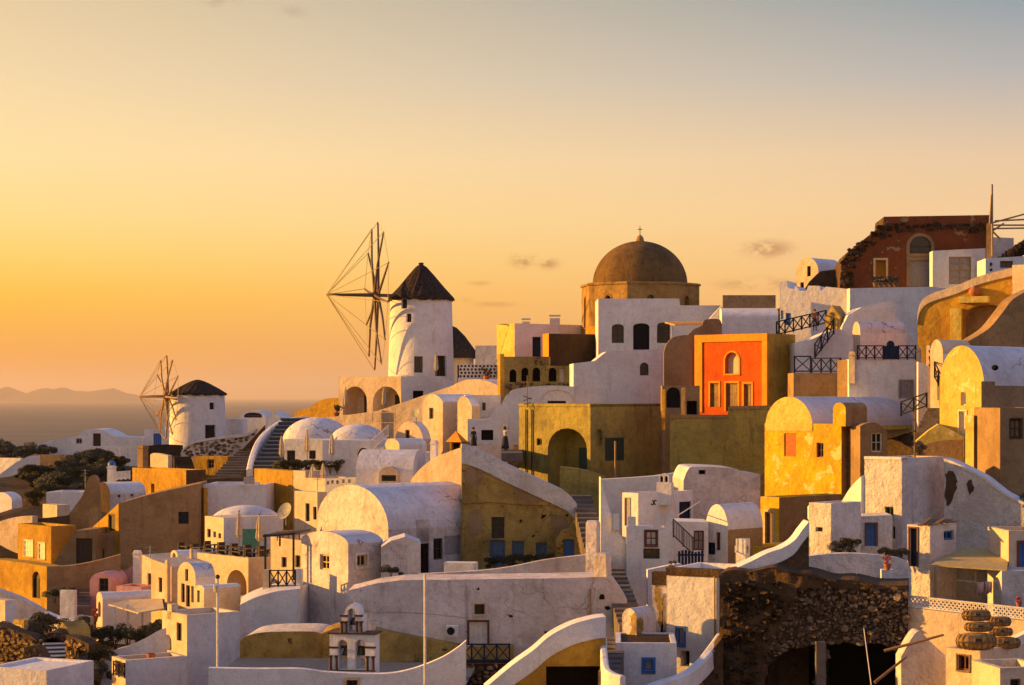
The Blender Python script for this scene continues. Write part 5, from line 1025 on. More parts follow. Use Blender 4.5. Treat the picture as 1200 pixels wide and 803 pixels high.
wall('x', '', [(545,463),(587,463)], 500, 163, -4, 'white', W=2.5, into=r, wname='right_wall', wins=[('d',547,474,556,492), ('w',565,472,569,481)])
wall('wall', 'wavy topped white wall with a wide dark window behind the two visitors', [(548,491),(572,491),(576,484),(582,479),(587,475),(591,467),(595,461)], 535, 153, 0, 'white', W=1.5, wins=[('v',564,504,578,516,{'rec':.4})])
wall('house', 'little rounded white front with sunlit rim below the satellite dish', [(463,515),(466,504),(473,496),(480,494),(487,497),(493,505),(496,515)], 535, 159, 36, 'cream', W=1.0, cat='house', rmat='white', wins=[('w',475,504,480,514,{'c':'wood_red'})])
house('house', 'tiny vaulted roof with sunlit round end beside the white stair rail', 451, 468, 500, 514, 538, 153, 50, 'cream', 'vf', ys=523, rmat='white', smat='white')
railing('railing', 'white handrail on small outer steps beside the lavender dome', (435,530,155), (455,512,158), .9, 3, 'white_paint', x=False, w=.05)
stairs('stairs', 'small white outer steps beside the lavender dome', (437,532,156), (456,514,159.5), 1.0, 7, 'white')
r, fr = house('hut', 'small square hut with a pointed golden pyramid roof', 527, 541, 546, 518, 535, 147, 30, 'ochre', cat='hut', wins=[('v',529,519,539,532,{'rec':.3})], W=1.2, parapet=0)
c = [P(522,518,147.3), P(541,518.5,146.2), P(548,517.5,147.6), P(530,517,149)]; ap = P(534.5,505,147.6); mm = M(); mm.add(c+[ap], [(0,1,4), (1,2,4), (2,3,4), (3,0,4), (0,3,2,1)]); mk('pyramid_roof', mm, 'gold', r)
# lattice panel
def lattice():
    fr = Frame(582, 176, 3); root = thing('lattice_panel', 'white pierced masonry screen with rows of round holes', 'screen', P(560,443,176)); F = fr.face('f')
    l = [fr.hit(*p, 'f') for p in ((538,443),(582,443),(582,427),(538,427))]; hs = []; a0, a1 = l[0][0], l[1][0]; z0, z1 = l[0][1], l[2][1]; nx, nz = 10, 4
    for i in range(nx):
        for j in range(nz):
            ca, cz = a0+(a1-a0)*(i+.5+(.12 if j % 2 else -.12))/nx, z0+(z1-z0)*(j+.5)/nz; rr = .118
            hs.append(dict(loop=[(ca+rr*math.cos(t), cz+rr*math.sin(t)) for t in [k*math.pi/4 for k in range(8)]], rec=.15))
    mm = M(); face_with_holes(mm, F, l, hs); t2 = M(); face_with_holes(t2, lambda a, z, d=0.: F(a, z, .15), l, [dict(loop=h['loop'], rec=.15) for h in hs]); mm.add(t2.v, t2.f[:])
    mk('screen', mm, 'white_paint', root); mm = M(); fbox(mm, F, a0-.1, a1+.1, z0-2, z0-.01, -.05, .3); mk('base', mm, 'white', root)
lattice()
wall('wall', 'dark backing slab added behind the pierced masonry screen to darken its holes', [(536,428),(584,428)], 446, 178, 2, 'dark_wall', W=.4)  # added slab, so the holes of the screen look shaded
house('house', 'white wall of a house behind the big windmill', 557, 590, 592, 405, 432, 206, 10, 'white', W=4)
r = thing('windmill_ruin', 'dark cone-roofed mill half hidden behind the big windmill', 'windmill', P(531,440,212))
mm = M(); c = P(529,418,212); mm.lathe(c, [(m_of(36,212),-.2),(m_of(33,212),.05),(m_of(16,212),m_of(24,212)),(m_of(6,212),m_of(34,212)),(.05,m_of(36,212))], 28); mk('roof', mm, 'thatch', r, True)
mm = M(); mm.lathe(c, [(m_of(26,212),-3.5),(m_of(26,212),0)], 28); mk('wall', mm, 'white', r, True)
# ================================================================== windmills
def drum_wall(c, r0, r1, z0, z1, holes, n=72):
    """tapered round wall with recessed rectangular openings (angle from the camera-facing direction, to the right)"""
    angs = sorted(set([round(-math.pi+2*math.pi*k/n, 5) for k in range(n)]+[round(a, 5) for h in holes for a in h[:2]]))
    zs = sorted(set([z0, z1]+[z0+(z1-z0)*k/6 for k in range(7)]+[z for h in holes for z in h[2:4]])); mm, pan = M(), []
    def pt(a, z, d=0.): r = r0+(r1-r0)*(z-z0)/(z1-z0)-d; return Vector((c.x+math.sin(a)*r, c.y-math.cos(a)*r, z))
    for i in range(len(angs)):
        a, b = angs[i], angs[(i+1) % len(angs)]; b_ = b if b > a else b+2*math.pi
        for z, y in zip(zs, zs[1:]):
            if any(h[0]-1e-4 <= a and b_ <= h[1]+1e-4 and h[2]-1e-4 <= z and y <= h[3]+1e-4 for h in holes): continue
            mm.quad(pt(a, z), pt(b, z), pt(b, y), pt(a, y))
    for h in holes:
        a, b, z, y = h[:4]; k = .35; q = [(a, z), (b, z), (b, y), (a, y)]
        for (p1, p2), (q1, q2) in zip(q, q[1:]+q[:1]): mm.quad(pt(p1, p2), pt(q1, q2), pt(q1, q2, k), pt(p1, p2, k))
        pan.append(([pt(*p, k-.03) for p in q], [pt(*p, k-.1) for p in q]))
    return mm, pan
def windmill(label, pxc, D, rt, rb, ytop, ybot, peak, eave, wins, hub, bowsprit, blade, b_ang, n, group, polemat, nrot=0., prof=None):
    c = P(pxc, ybot, D); root = thing('windmill', label, 'windmill', c, group); z0, z1 = c.z-2, P(0, ytop, D).z
    def ang(px): return math.asin(max(-1, min(1, (px-pxc)/((rt+rb)/2))))
    hs = [(ang(w[0]), ang(w[2]), P(0, w[3], D-2).z, P(0, w[1], D-2).z) for w in wins]
    mm, pan = drum_wall(c, m_of(rb, D), m_of(rt, D), z0, z1, hs); o = mk('tower', mm, 'white', root)
    for q, q2 in pan:
        m1 = M(); m1.quad(*q); w = mk('window', m1, 'glass', root); m2 = M()
        for a, b in zip(q2, q2[1:]+q2[:1]): m2.bar(a, b, .08)
        m2.bar((q2[0]+q2[1])/2, (q2[2]+q2[3])/2, .06); mk('frame', m2, 'wood_dark', root, parent=w)
    zp = P(0, peak, D).z; re = m_of(eave, D); H = zp-z1; mm = M(); t = Vector((c.x, c.y, z1))
    for i, f in enumerate(((1.02, -.02), (1., .0), (.72, .30), (.42, .62), (.16, .88), (.07, .95), (.08, 1.0), (.0, 1.01))):
        pass
    n2 = 60; rows = prof or ((1.03, -.06), (1.0, .02), (.70, .32), (.42, .62), (.17, .88), (.07, .94), (.085, .99), (.0, 1.01)); rnd = random.Random(5)
    for i, (s, z) in enumerate(rows):
        for k in range(n2):
            th = 2*math.pi*k/n2; j = (rnd.uniform(.96, 1.03) if i < 5 else 1); mm.v.append(t+Vector((math.cos(th)*re*s*j, math.sin(th)*re*s*j, H*z+(rnd.uniform(-.12, .05) if i == 0 else 0))))
    mm.f = [(i*n2+k, i*n2+(k+1) % n2, (i+1)*n2+(k+1) % n2, (i+1)*n2+k) for i in range(len(rows)-1) for k in range(n2)]; mk('thatched_roof', mm, 'thatch', root)
    h = P(*hub); b = R(b_ang); nrm = Vector((-math.cos(b), -math.sin(b), 0)); tv = Vector((math.sin(b), -math.cos(b), 0)); up = Vector((0,0,1)); Lb = m_of(blade, hub[2])
    mm = M(); mm.tube([h+nrm*.3, Vector((c.x, c.y, h.z))], [.16,.2], 10); mk('shaft', mm, polemat, root)
    mm = M(); mm.tube([h+nrm*.35, h-nrm*.35], .34, 12); mk('hub', mm, polemat, root)
    tip = h+nrm*m_of(bowsprit, hub[2])/math.cos(b); mm = M(); mm.tube([h, tip], [.2,.1], 8); mk('bowsprit', mm, polemat, root)
    tips = []; rnd = random.Random(3)
    for k in range(n):
        th = nrot+2*math.pi*k/n; d = tv*math.cos(th)+up*math.sin(th); q = h+d*Lb*rnd.uniform(.96, 1.02)+nrm*rnd.uniform(-.1, .1); tips.append(q)
        off = nrm*(.18 if k % 2 else -.18); mm = M(); mm.tube([h+off, h+off+d*Lb*.5+nrm*.05, q], [.14,.11,.08], 6); mk('sail_pole', mm, polemat, root)
    for k in range(n): mm = M(); mm.tube([tip, tips[k]], .03, 4); mk('stay_rope', mm, 'rope', root)
    for k in range(n):
        a, b2 = tips[k], tips[(k+1) % n]; mm = M(); mm.tube([a, (a+b2)/2-Vector((0,0,.05)), b2], .026, 4); mk('rim_rope', mm, 'rope', root)
    return root
windmill('large white windmill with pointed dark thatched roof and bare sail poles', 493.5, 195, 36, 40, 350, 470, 308, 38, [(471,351,478,362), (477.5,368,483.5,378), (487,418,497,437), (511,417,524,441)], (441,346,192), 57, 88, 13, 12, 'windmills on the ridge', 'pole', R(82))
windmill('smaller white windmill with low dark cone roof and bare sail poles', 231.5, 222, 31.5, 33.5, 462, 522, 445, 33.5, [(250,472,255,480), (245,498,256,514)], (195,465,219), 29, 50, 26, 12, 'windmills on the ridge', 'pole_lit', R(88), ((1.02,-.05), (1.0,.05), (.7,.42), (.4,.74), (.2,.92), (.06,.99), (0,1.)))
GROUND += [tuple(P(231,524,222)), tuple(P(493,474,195))]
# ================================================================== small things
def copy_tree(o, loc, rotz=0., scale=1.):
    c = o.copy(); COL.objects.link(c); c.location = loc; c.rotation_euler = (0, 0, rotz); c.scale = (scale,)*3
    for ch in list(o.children):
        d = ch.copy(); COL.objects.link(d); d.parent = c
        for g in list(ch.children):
            e = g.copy(); COL.objects.link(e); e.parent = d
    return c
# closed parasols
def parasol():
    root = thing('parasol', 'x', 'parasol', Vector((0,0,0)))
    mm = M(); mm.tube([(0,0,0), (0,0,2.45)], .03, 6); mk('pole', mm, 'wood', root)
    mm = M(); mm.lathe((0,0,0), [(.10,.75),(.22,.95),(.20,1.3),(.17,1.45),(.19,1.6),(.15,1.95),(.08,2.3),(.02,2.42)], 16, flute=.16); mk('folded_canopy', mm, 'canvas', root)
    mm = M(); mm.lathe((0,0,0), [(.0,0.0),(.3,0.0),(.3,.07),(.05,.1)], 12); mk('base', mm, 'step_stone', root)
    mm = M(); ellipsoid(mm, (0,0,2.47), .05, .05, .06, 8, 3, True); mk('finial', mm, 'wood', root); return root
def ped(px, py, D): GROUND.append(tuple(P(px, py, D)))
p0 = parasol(); first = True
for px, py, D, lab, g in ((330,546,161,'closed cream parasol before the white house with swollen dome', 'p1'), (360,541,160,'closed cream parasol before the white house with swollen dome', 'p1'), (389,545,155,'closed cream parasol before the lavender dome house', None),
        (365.5,585,147,'closed cream parasol on the terrace with small vents', 'p2'), (378.5,582,146,'closed cream parasol on the terrace with small vents', 'p2'),
        (280,644,129,'closed cream parasol on the restaurant terrace', 'p3'), (304,648,128,'closed cream parasol on the restaurant terrace', 'p3'),
        (405,486,184.2,'closed cream parasol under the arches of the arcaded house', 'p4'), (450,485,183.5,'closed cream parasol under the arches of the arcaded house', 'p4'), (511,444,190,'closed pale parasol beside the base of the big windmill', None)):
    o = p0 if first else copy_tree(p0, P(px, py, D), random.uniform(0, 3)); first = False
    o.location = P(px, py, D); o['label'] = lab; o['group'] = 'closed parasols'
# terrace furniture
def chair():
    root = thing('chair', 'dark wicker chair on the restaurant terrace', 'chair', Vector((0,0,0)), 'terrace chairs')
    mm = M(); mm.obox(Vector((-.25,-.25,.42)), Vector((.5,0,0)), Vector((0,.5,0)), Vector((0,0,.07))); mk('seat', mm, 'wood_dark', root)
    mm = M(); mm.obox(Vector((-.25,.2,.49)), Vector((.5,0,0)), Vector((0,.06,0)), Vector((0,0,.45))); mk('backrest', mm, 'wood_dark', root)
    for a in (-.21, .21):
        for b in (-.21, .21): mm = M(); mm.bar((a,b,0), (a,b,.43), .05); mk('leg', mm, 'wood_dark', root)
    return root
def table():
    root = thing('table', 'square dark table on the restaurant terrace', 'table', Vector((0,0,0)), 'terrace tables')
    mm = M(); mm.obox(Vector((-.4,-.4,.7)), Vector((.8,0,0)), Vector((0,.8,0)), Vector((0,0,.05))); mk('table_top', mm, 'wood_dark', root)
    mm = M(); mm.bar((0,0,0), (0,0,.7), .09); mk('leg', mm, 'black_iron', root)
    mm = M(); mm.lathe((0,0,0), [(0,0),(.28,0),(.28,.04),(0,.05)], 10); mk('base', mm, 'black_iron', root); return root
frt = Frame(291, 126, 48); zt = frt.hit(291, 654, 'f')[1]-.55; c0, t0 = chair(), table(); k = 0
for i in range(6):
    x = -1.2-i*1.55
    for dy in (1.3, 3.4):
        q = frt.W(x, dy, zt)
        if k == 0: t0.location = q; tt = t0
        else: tt = copy_tree(t0, q, .8)
        for s, rz in ((-1, math.pi/2), (1, -math.pi/2)):
            if k == 0 and s == -1: cc = c0
            else: cc = copy_tree(c0, q)
            cc.location = q+frt.ex*.62*s; cc.rotation_euler = (0, 0, -R(48)+rz*(1 if s > 0 else 1))
        k += 1
# satellite dishes
def dish(label, px, py, D, r, az, mastto):
    root = thing('satellite_dish', label, 'satellite dish', P(px, mastto, D)); c = P(px, py, D); d = Vector((math.sin(az), -math.cos(az), .5)).normalized()
    mm = M(); prof = [(r*i/6, .28*r*(i/6)**2) for i in range(7)]; mm.lathe((0,0,0), [(max(a, .01), b) for a, b in prof], 22)
    q = d.to_track_quat('Z', 'Y'); mm.v = [c+q @ v for v in mm.v]; mk('reflector', mm, 'metal', root, True)
    mm = M(); mm.tube([c-Vector((0,0,r*.9)), c+d*r*.9], .02, 5); mk('feed_arm', mm, 'metal', root)
    mm = M(); mm.tube([P(px, mastto, D)+Vector((0,.1,0)), c+Vector((0,.1,0))], .035, 6); mk('mast', mm, 'metal', root)
dish('large grey satellite dish above the restaurant terrace', 335, 600, 137, .62, -.7, 616)
dish('round pale satellite dish beside the tall rounded white front', 488, 486, 159, .5, -.9, 498)
r = thing('antenna', 'rusty curled aerial behind the olive house', 'antenna', P(618,476,150))
for a, b in (((618,478), (618,440)), ((613,470), (623,466)), ((613,464), (623,468)), ((614,474), (622,472))): mm = M(); mm.tube([P(*a,150), P(*b,150)], .035, 5); mk('rod', mm, 'wood', r)
# rubble and pots
def leaf_clump(mm, c, rx, ry, rz, n, size, rnd, low=-.5):
    cl = [(Vector((rnd.gauss(0,.45), rnd.gauss(0,.45), rnd.uniform(-.4,.9))), rnd.uniform(.3,.6)) for _ in range(7)]
    for _ in range(n):
        cc, cr = rnd.choice(cl); d = Vector((rnd.gauss(0,1), rnd.gauss(0,1), rnd.gauss(0,1))).normalized()*cr*rnd.uniform(.55, 1.)
        p = cc+d; p = Vector((c[0]+p.x*rx, c[1]+p.y*ry, c[2]+max(p.z, low)*rz)); u = Vector((rnd.gauss(0,1), rnd.gauss(0,1), rnd.gauss(0,1))).normalized(); w = u.orthogonal().normalized()
        s = size*rnd.uniform(.6, 1.3); mm.add([p-u*s, p+w*s*.45, p+u*s, p-w*s*.45], [(0,1,2,3)])
def shrub_mesh(seed, mat='leaf', n=2400, size=.085):
    rnd = random.Random(seed); root = thing('shrub', 'x', 'shrub', Vector((0,0,0))); mm = M(); leaf_clump(mm, (0,0,.2), 1.15, 1.15, .8, n, size, rnd, -1.1); mk('foliage', mm, mat, root)
    mm = M()
    for k in range(5): t = k*1.3; mm.tube([(0,0,-.8), (.2*math.cos(t),.2*math.sin(t),.1), (.5*math.cos(t),.5*math.sin(t),.4)], [.05,.03,.015], 5)
    mk('stems', mm, 'wood_dark', root); return root
sh = [shrub_mesh(1), shrub_mesh(2), shrub_mesh(3, 'leaf_dry')]; used = [False]*3
SHRUBS = []
def shrub(px, py, D, s, label, group, kind=None):
    k = random.randrange(2) if kind is None else kind; loc = P(px, py, D)
    if not used[k]: o = sh[k]; used[k] = True; o.location = loc; o.scale = (s,)*3
    else: o = copy_tree(sh[k], loc, random.uniform(0, 6), s)
    o['label'] = label; o['group'] = group; SHRUBS.append(o); GROUND.append((loc.x, loc.y, loc.z-.1)); return o
for px, py, D, s in ((4,531,240,1.6), (16,533,238,1.4), (28,536,236,1.2), (43,530,239,1.4), (52,535,236,1.1)): shrub(px, py, D, s, 'dark shrub beside the long low white house', 'shrubs by the sea-facing house')
for i in range(64):
    t = random.random(); px = 28+112*t+random.uniform(-8, 8); lo = 558+(1-t)*30; py = random.uniform(550-18*t+ (8 if t < .4 else 0), lo+8); D = 214-(py-535)*.62
    shrub(px, py, D, random.uniform(.65, 1.15), ('dark green shrub on the slope left of the white box house' if px < 62 else 'dark green shrub on the slope above the tan chimney wall' if px < 102 else 'dark green shrub between the long low white house and the blue-domed chapel'), 'shrubs covering the left slope')
for px, py, D, s, l in ((135,752,120,.8,''), (150,750,119,.9,''), (165,752,117,.8,''), (178,748,116,.9,''), (190,745,116,.8,''), (118,750,119,.7,''), (112,775,108,.8,''), (106,790,106,.9,''), (114,797,105,.7,'')): shrub(px, py, D, s, 'garden shrub between the canopy and the curving white parapet', 'garden shrubs by the canopy')
for px, py, D, s in ((45,740,118,.9), (58,738,118,.8), (12,748,116,.8), (38,748,115,.7), (95,742,119,.8)): shrub(px, py, D, s, 'dry shrub among the stone ruins', 'shrubs in the ruins', 2)
for px, py, D, s in ((64,700,136,.6), (74,697,136,.65), (82,702,135,.5)): shrub(px, py, D, s, 'dark shrub under the ochre terrace wall', 'shrubs under the terrace wall')
for k in range(9): shrub(330+k*8+random.uniform(-2,2), 549, 159.5-k*.3, .62, 'low green hedge plant below the closed parasols', 'hedge below the parasols')
for px, py, D, s in ((580,662,122.5,.55), (598,662,122.3,.6), (618,660,122.4,.5), (640,660,122.3,.55)): shrub(px, py, D, s, 'dark weed tuft at the foot of the old ochre facade', 'weeds at the ochre facade')
for px, py, D, s in ((983,648,95,.5), (994,645,95.5,.55), (1052,655,94,.45), (1042,653,94,.4)): shrub(px, py, D, s, 'yard shrub behind the low stained white wall', 'shrubs in the white yard', 0)
shrub(1196,600,101,.9,'dark shrub at the foot of the plain tan house', 'shrub by the tan house', 1); shrub(458,672,111,.45,'dark bush beside the tall red-brown door', 'bush by the door', 1)
shrub(1078,530,110.5,.5,'bushy plant beside the spiky agave on the white tower', 'plants on the tower', 2)
def potted(name, label, px, py, D, s, mat='terracotta', leaf='leaf', h=1., group=None):
    root = thing(name, label, 'potted plant', P(px, py, D), group); c = root.location; mm = M(); mm.lathe(c, [(.16*s,0),(.24*s,.32*s),(.27*s,.33*s),(.27*s,.4*s),(.2*s,.4*s)], 12); mk('pot', mm, mat, root)
    mm = M(); leaf_clump(mm, (c.x, c.y, c.z+.6*s*h), .35*s, .35*s, .35*s*h, 160, .09*s, random.Random(int(px))); mk('plant', mm, leaf, root)
potted('potted_plant', 'flowering plant in a terracotta pot on a white stand before the low stained wall', 1040, 668, 90.5, .7, leaf='flower')
house('stand', 'small white masonry stand carrying the terracotta pot', 1033, 1047, 1048, 668, 686, 90.4, 5, 'white', W=.6, cat='stand', parapet=0)
potted('potted_plant', 'potted plant with red flowers beside the arched cream end', 111, 729, 123, .9, leaf='flower')
potted('potted_plant', 'orange flowering pot on the ledge of the right edge hut', 1194, 712, 89.5, .55, leaf='flower')
potted('potted_plant', 'leafy pot before the white courtyard gate', 788, 668, 104, .5)
for i in range(5): potted('potted_plant', 'small potted plant on the wall beneath the red ruin', 1026+i*6, 337-.2*i, 170+i*.3, 1.0, 'stone', group='pots beneath the red ruin')
potted('potted_plant', 'leafy pot beside the arcaded house', 394, 490, 183, 1.3); potted('potted_plant', 'bush in a pot by the lattice panel', 570, 447, 174, 1.2)
# agave / spiky aerial on the tower
r = thing('agave', 'tall spiky dry agave stalk on the rough white tower', 'plant', P(1072,536,103))
mm = M(); mm.tube([P(1072,538,103), P(1072,480,103)], [.06,.02], 6); mk('stalk', mm, 'wood', r)
mm = M(); rnd = random.Random(4)
for k in range(26): z = rnd.uniform(0, 1); p = P(1072,534-45*z,103); t = rnd.uniform(0, 6.3); d = Vector((math.cos(t), math.sin(t), .6))*(.35-.22*z); mm.add([p, p+d*.5+Vector((.03,0,.02)), p+d, p+d*.5-Vector((.03,0,.02))], [(0,1,2,3)])
mk('leaves', mm, 'leaf_dry', r)
# blue-domed chapel bits far left
r = thing('chapel', 'tiny white chapel tower with a blue dome above the shrubs', 'chapel', P(131,566,180)); pillar('x', '', 126, 136, 545, 566, 180, 'white', 10, cap=True, into=r)
mm = M(); ellipsoid(mm, P(131,545,180), .38, .38, .4, 16, 6); mk('dome', mm, 'blue', r, True)
railing('balustrade', 'short white balustrade beside the blue-domed chapel tower', (137,563,179), (152,562,179), .75, 3, 'white_paint', x=False, w=.08)
GROUND += [tuple(P(131,568,180)), tuple(P(148,566,179))]
# ================================================================== people
def person(label, feet, facing, arms, top_mat, leg_mat, H=1.7, skirt=False):
    h = H/1.7; j = {'pel':(0,0,.95,.145), 'waist':(0,0,1.08,.125), 'chest':(0,.01,1.28,.15), 'neck':(0,.01,1.46,.055), 'head0':(0,-.01,1.54,.085), 'head1':(0,-.015,1.64,.085)}
    E = [('pel','waist'), ('waist','chest'), ('chest','neck'), ('neck','head0'), ('head0','head1')]
    for s, n in ((-1,'l'), (1,'r')):
        j['hip'+n] = (s*.09,0,.88,.095); j['knee'+n] = (s*.10,-.02,.48,.062); j['ank'+n] = (s*.10,.02,.09,.04); j['toe'+n] = (s*.12,-.14,.03,.035)
        E += [('pel','hip'+n), ('hip'+n,'knee'+n), ('knee'+n,'ank'+n), ('ank'+n,'toe'+n)]
        j['sh'+n] = (s*.19,.01,1.40,.06); el, wr = arms[n]; j['el'+n] = el+(.042,); j['wr'+n] = wr+(.03,); d = (Vector(wr)-Vector(el)).normalized(); pm = Vector(wr)+d*.07; j['pm'+n] = tuple(pm)+(.036,)
        E += [('chest','sh'+n), ('sh'+n,'el'+n), ('el'+n,'wr'+n), ('wr'+n,'pm'+n)]
        sd = d.orthogonal().normalized()
        for k, (o_, l_) in enumerate(((-.03,.075), (-.01,.09), (.01,.085), (.03,.07))):
            m_ = pm+sd*o_+d*.045; t_ = pm+sd*o_*1.2+d*l_; j['f%s%d' % (n, k)] = tuple(m_)+(.010,); j['g%s%d' % (n, k)] = tuple(t_)+(.008,); E += [('pm'+n,'f%s%d' % (n, k)), ('f%s%d' % (n, k),'g%s%d' % (n, k))]
        tb = Vector(wr)+d*.03-sd*.045; j['t'+n] = tuple(tb)+(.011,); j['u'+n] = tuple(tb+d*.04-sd*.02)+(.009,); E += [('wr'+n,'t'+n), ('t'+n,'u'+n)]
    names = list(j); me = bpy.data.meshes.new('body'); me.from_pydata([Vector(j[n][:3])*h for n in names], [(names.index(a), names.index(b)) for a, b in E], [])
    o = bpy.data.objects.new('body', me); COL.objects.link(o); md = o.modifiers.new('skin', 'SKIN'); md.use_smooth_shade = True
    for i, n in enumerate(names): sv = me.skin_vertices[0].data[i]; sv.radius = (j[n][3]*h, j[n][3]*h*(.8 if n in ('chest','waist','pel') else 1)); sv.use_root = (n == 'pel')
    sb = o.modifiers.new('sub', 'SUBSURF'); sb.levels = 1; sb.render_levels = 1
    dg = bpy.context.evaluated_depsgraph_get(); m2 = bpy.data.meshes.new_from_object(o.evaluated_get(dg)); o.modifiers.clear(); o.data = m2
    for mt in ('skin', top_mat, leg_mat): m2.materials.append(MATS[mt])
    for p in m2.polygons:
        c = p.center/h; p.use_smooth = True; arm = abs(c.x) > .22 and c.z > .8
        p.material_index = 2 if c.z < 1.0 and not arm else (1 if c.z < 1.45 and not (arm and abs(c.x) > .26 and (c.y < -.2 or c.z < 1.05)) else 0)
    root = thing('person', label, 'person', feet); o.parent = root
    def child(name, mm, mat, sm=True): x = mk(name, mm, mat, None, sm); x.parent = root; return x
    mm = M(); ellipsoid(mm, (0,.02*h,1.63*h), .105*h, .12*h, .125*h, 18, 7, True); mm.v = [v+Vector((0, .02 if v.z < 1.62*h else 0, 0)) for v in mm.v]; mm.f = [f for f in mm.f if not all(mm.v[i].y < -.04*h and mm.v[i].z < 1.68*h for i in f)]; child('hair', mm, 'hair')
    mm = M(); ellipsoid(mm, (0,-.115*h,1.585*h), .014, .022, .022, 8, 4, True); child('nose', mm, 'skin')
    if skirt: mm = M(); mm.lathe((0,0,0), [(.13*h,1.05*h),(.19*h,.9*h),(.24*h,.5*h),(.28*h,.12*h)], 20, flute=.05); child('skirt', mm, leg_mat)
    root.rotation_euler = (0, 0, facing); return root
up_arms = {'l':((-.34,-.12,1.38), (-.12,-.24,1.58)), 'r':((.34,-.12,1.38), (.12,-.24,1.58))}
down = {'l':((-.25,.02,1.12), (-.26,-.06,.86)), 'r':((.25,.02,1.12), (.26,-.06,.86))}
Pz = P(592,528,148)
person('visitor in pale top and long dark skirt, arms raised, before the olive house', Pz, R(120), up_arms, 'shirt', 'cloth_dark', 1.75, True)
person('visitor dressed all in black standing by the wavy topped white wall', Vector((P(555,527,149).x, 149, Pz.z)), R(40), down, 'cloth_dark', 'cloth_dark', 1.68, True)
person('visitor in a red top behind the long dark crossed railing', P(955,388,158.5), R(10), down, 'shirt_red', 'cloth_dark', 1.7)
mm = M(); x0, x1 = P(545,528,148).x, P(612,528,148).x; mm.obox(Vector((x0,141,Pz.z-.6)), Vector((x1-x0,0,0)), Vector((0,11,0)), Vector((0,0,.6))); o = mk('path', mm, 'step_stone'); o['kind'] = 'structure'
mm = M(); a = P(905,398,155); b = P(985,393,162); mm.add([P(905,396,155), P(985,388,156), P(985,386,163), P(905,392,163)], [(0,1,2,3)]); 
# lantern
r = thing('lantern', 'small orange lantern box by the path of the visitors', 'lantern', P(604.5,527,147)); mm = M(); c = P(604.5,527,147); mm.obox(c-Vector((.17,.17,0)), Vector((.34,0,0)), Vector((0,.34,0)), Vector((0,0,.3))); mk('box', mm, 'gold', r); mm = M(); mm.obox(c+Vector((-.2,-.2,.3)), Vector((.4,0,0)), Vector((0,.4,0)), Vector((0,0,.05))); mk('lid', mm, 'ochre', r)
# ================================================================== terrain, sea, far island, air
import numpy as np
G = [g for g in GROUND]
for px in range(-200, 1500, 60):
    t = px
    zr = 0 if px > 600 else 0
    top = P(px, 0, 1).x
    G.append((P(px,0,60).x, 60, CZ-22)); G.append((P(px,0,30).x, 30, CZ-24)); G.append((P(px,0,76).x, 76, CZ-15.5-(2 if px < 500 else 0)))
    zf = CZ-14 if px < 350 else (CZ-6 if px < 560 else CZ-4+min(8, max(0, (px-560)*.02)))
    G.append((P(px,0,268).x, 268, zf-10)); G.append((P(px,0,320).x, 320, zf-40))
for y in range(60, 300, 20):
    G.append((P(-160,0,y).x, y, CZ-20-(y > 200)*6)); G.append((P(-300,0,y).x, y, CZ-34)); G.append((P(1380,0,y).x, y, CZ-14+max(0, min(24, (y-80)*.25))))
G = np.array(G)
nx, ny = 190, 200; X = np.linspace(-120, 110, nx); Y = np.linspace(24, 322, ny); gx, gy = np.meshgrid(X, Y)
Z = np.zeros_like(gx)
for i in range(ny):
    d2 = (gx[i][:, None]-G[:, 0][None])**2+(gy[i][:, None]-G[:, 1][None])**2+.6
    w = d2**-2.2; Z[i] = (w*G[:, 2][None]).sum(1)/w.sum(1)
Z0 = Z.copy()
for _ in range(2):                                  # lower envelope: the ground stays below the foot of every building around it
    Q = np.pad(Z, 1, mode='edge'); Z = np.min([Q[a:a+ny, b:b+nx] for a in range(3) for b in range(3)], axis=0)
Q = np.pad(Z, 1, mode='edge'); Z = np.mean([Q[a:a+ny, b:b+nx] for a in range(3) for b in range(3)], axis=0)
wild = np.clip((-.185*gy-gx-1.0)/3, 0, 1)*np.clip((gy-168)/6, 0, 1); Z = Z*(1-wild)+(Z0+.1)*wild      # the scrub slope keeps its height
mm = M()
for i in range(ny):
    for k in range(nx):
        x, y = float(gx[i, k]), float(gy[i, k]); mm.v.append(Vector((x, y, float(Z[i, k])-.25+.35*noise.noise(Vector((x*.35, y*.35, 0)))+.15*noise.noise(Vector((x*1.1, y*1.1, 3))))))
mm.f = [(i*nx+k, i*nx+k+1, (i+1)*nx+k+1, (i+1)*nx+k) for i in range(ny-1) for k in range(nx-1)]
for o in SHRUBS:                                    # shrubs on the open slope stand on the ground
    x, y = o.location.x, o.location.y
    if x < -.185*y-2 and y > 172:
        i, k = int(round((y-Y[0])/(Y[1]-Y[0]))), int(round((x-X[0])/(X[1]-X[0])))
        if 0 <= i < ny and 0 <= k < nx: o.location.z = mm.v[i*nx+k].z+.25
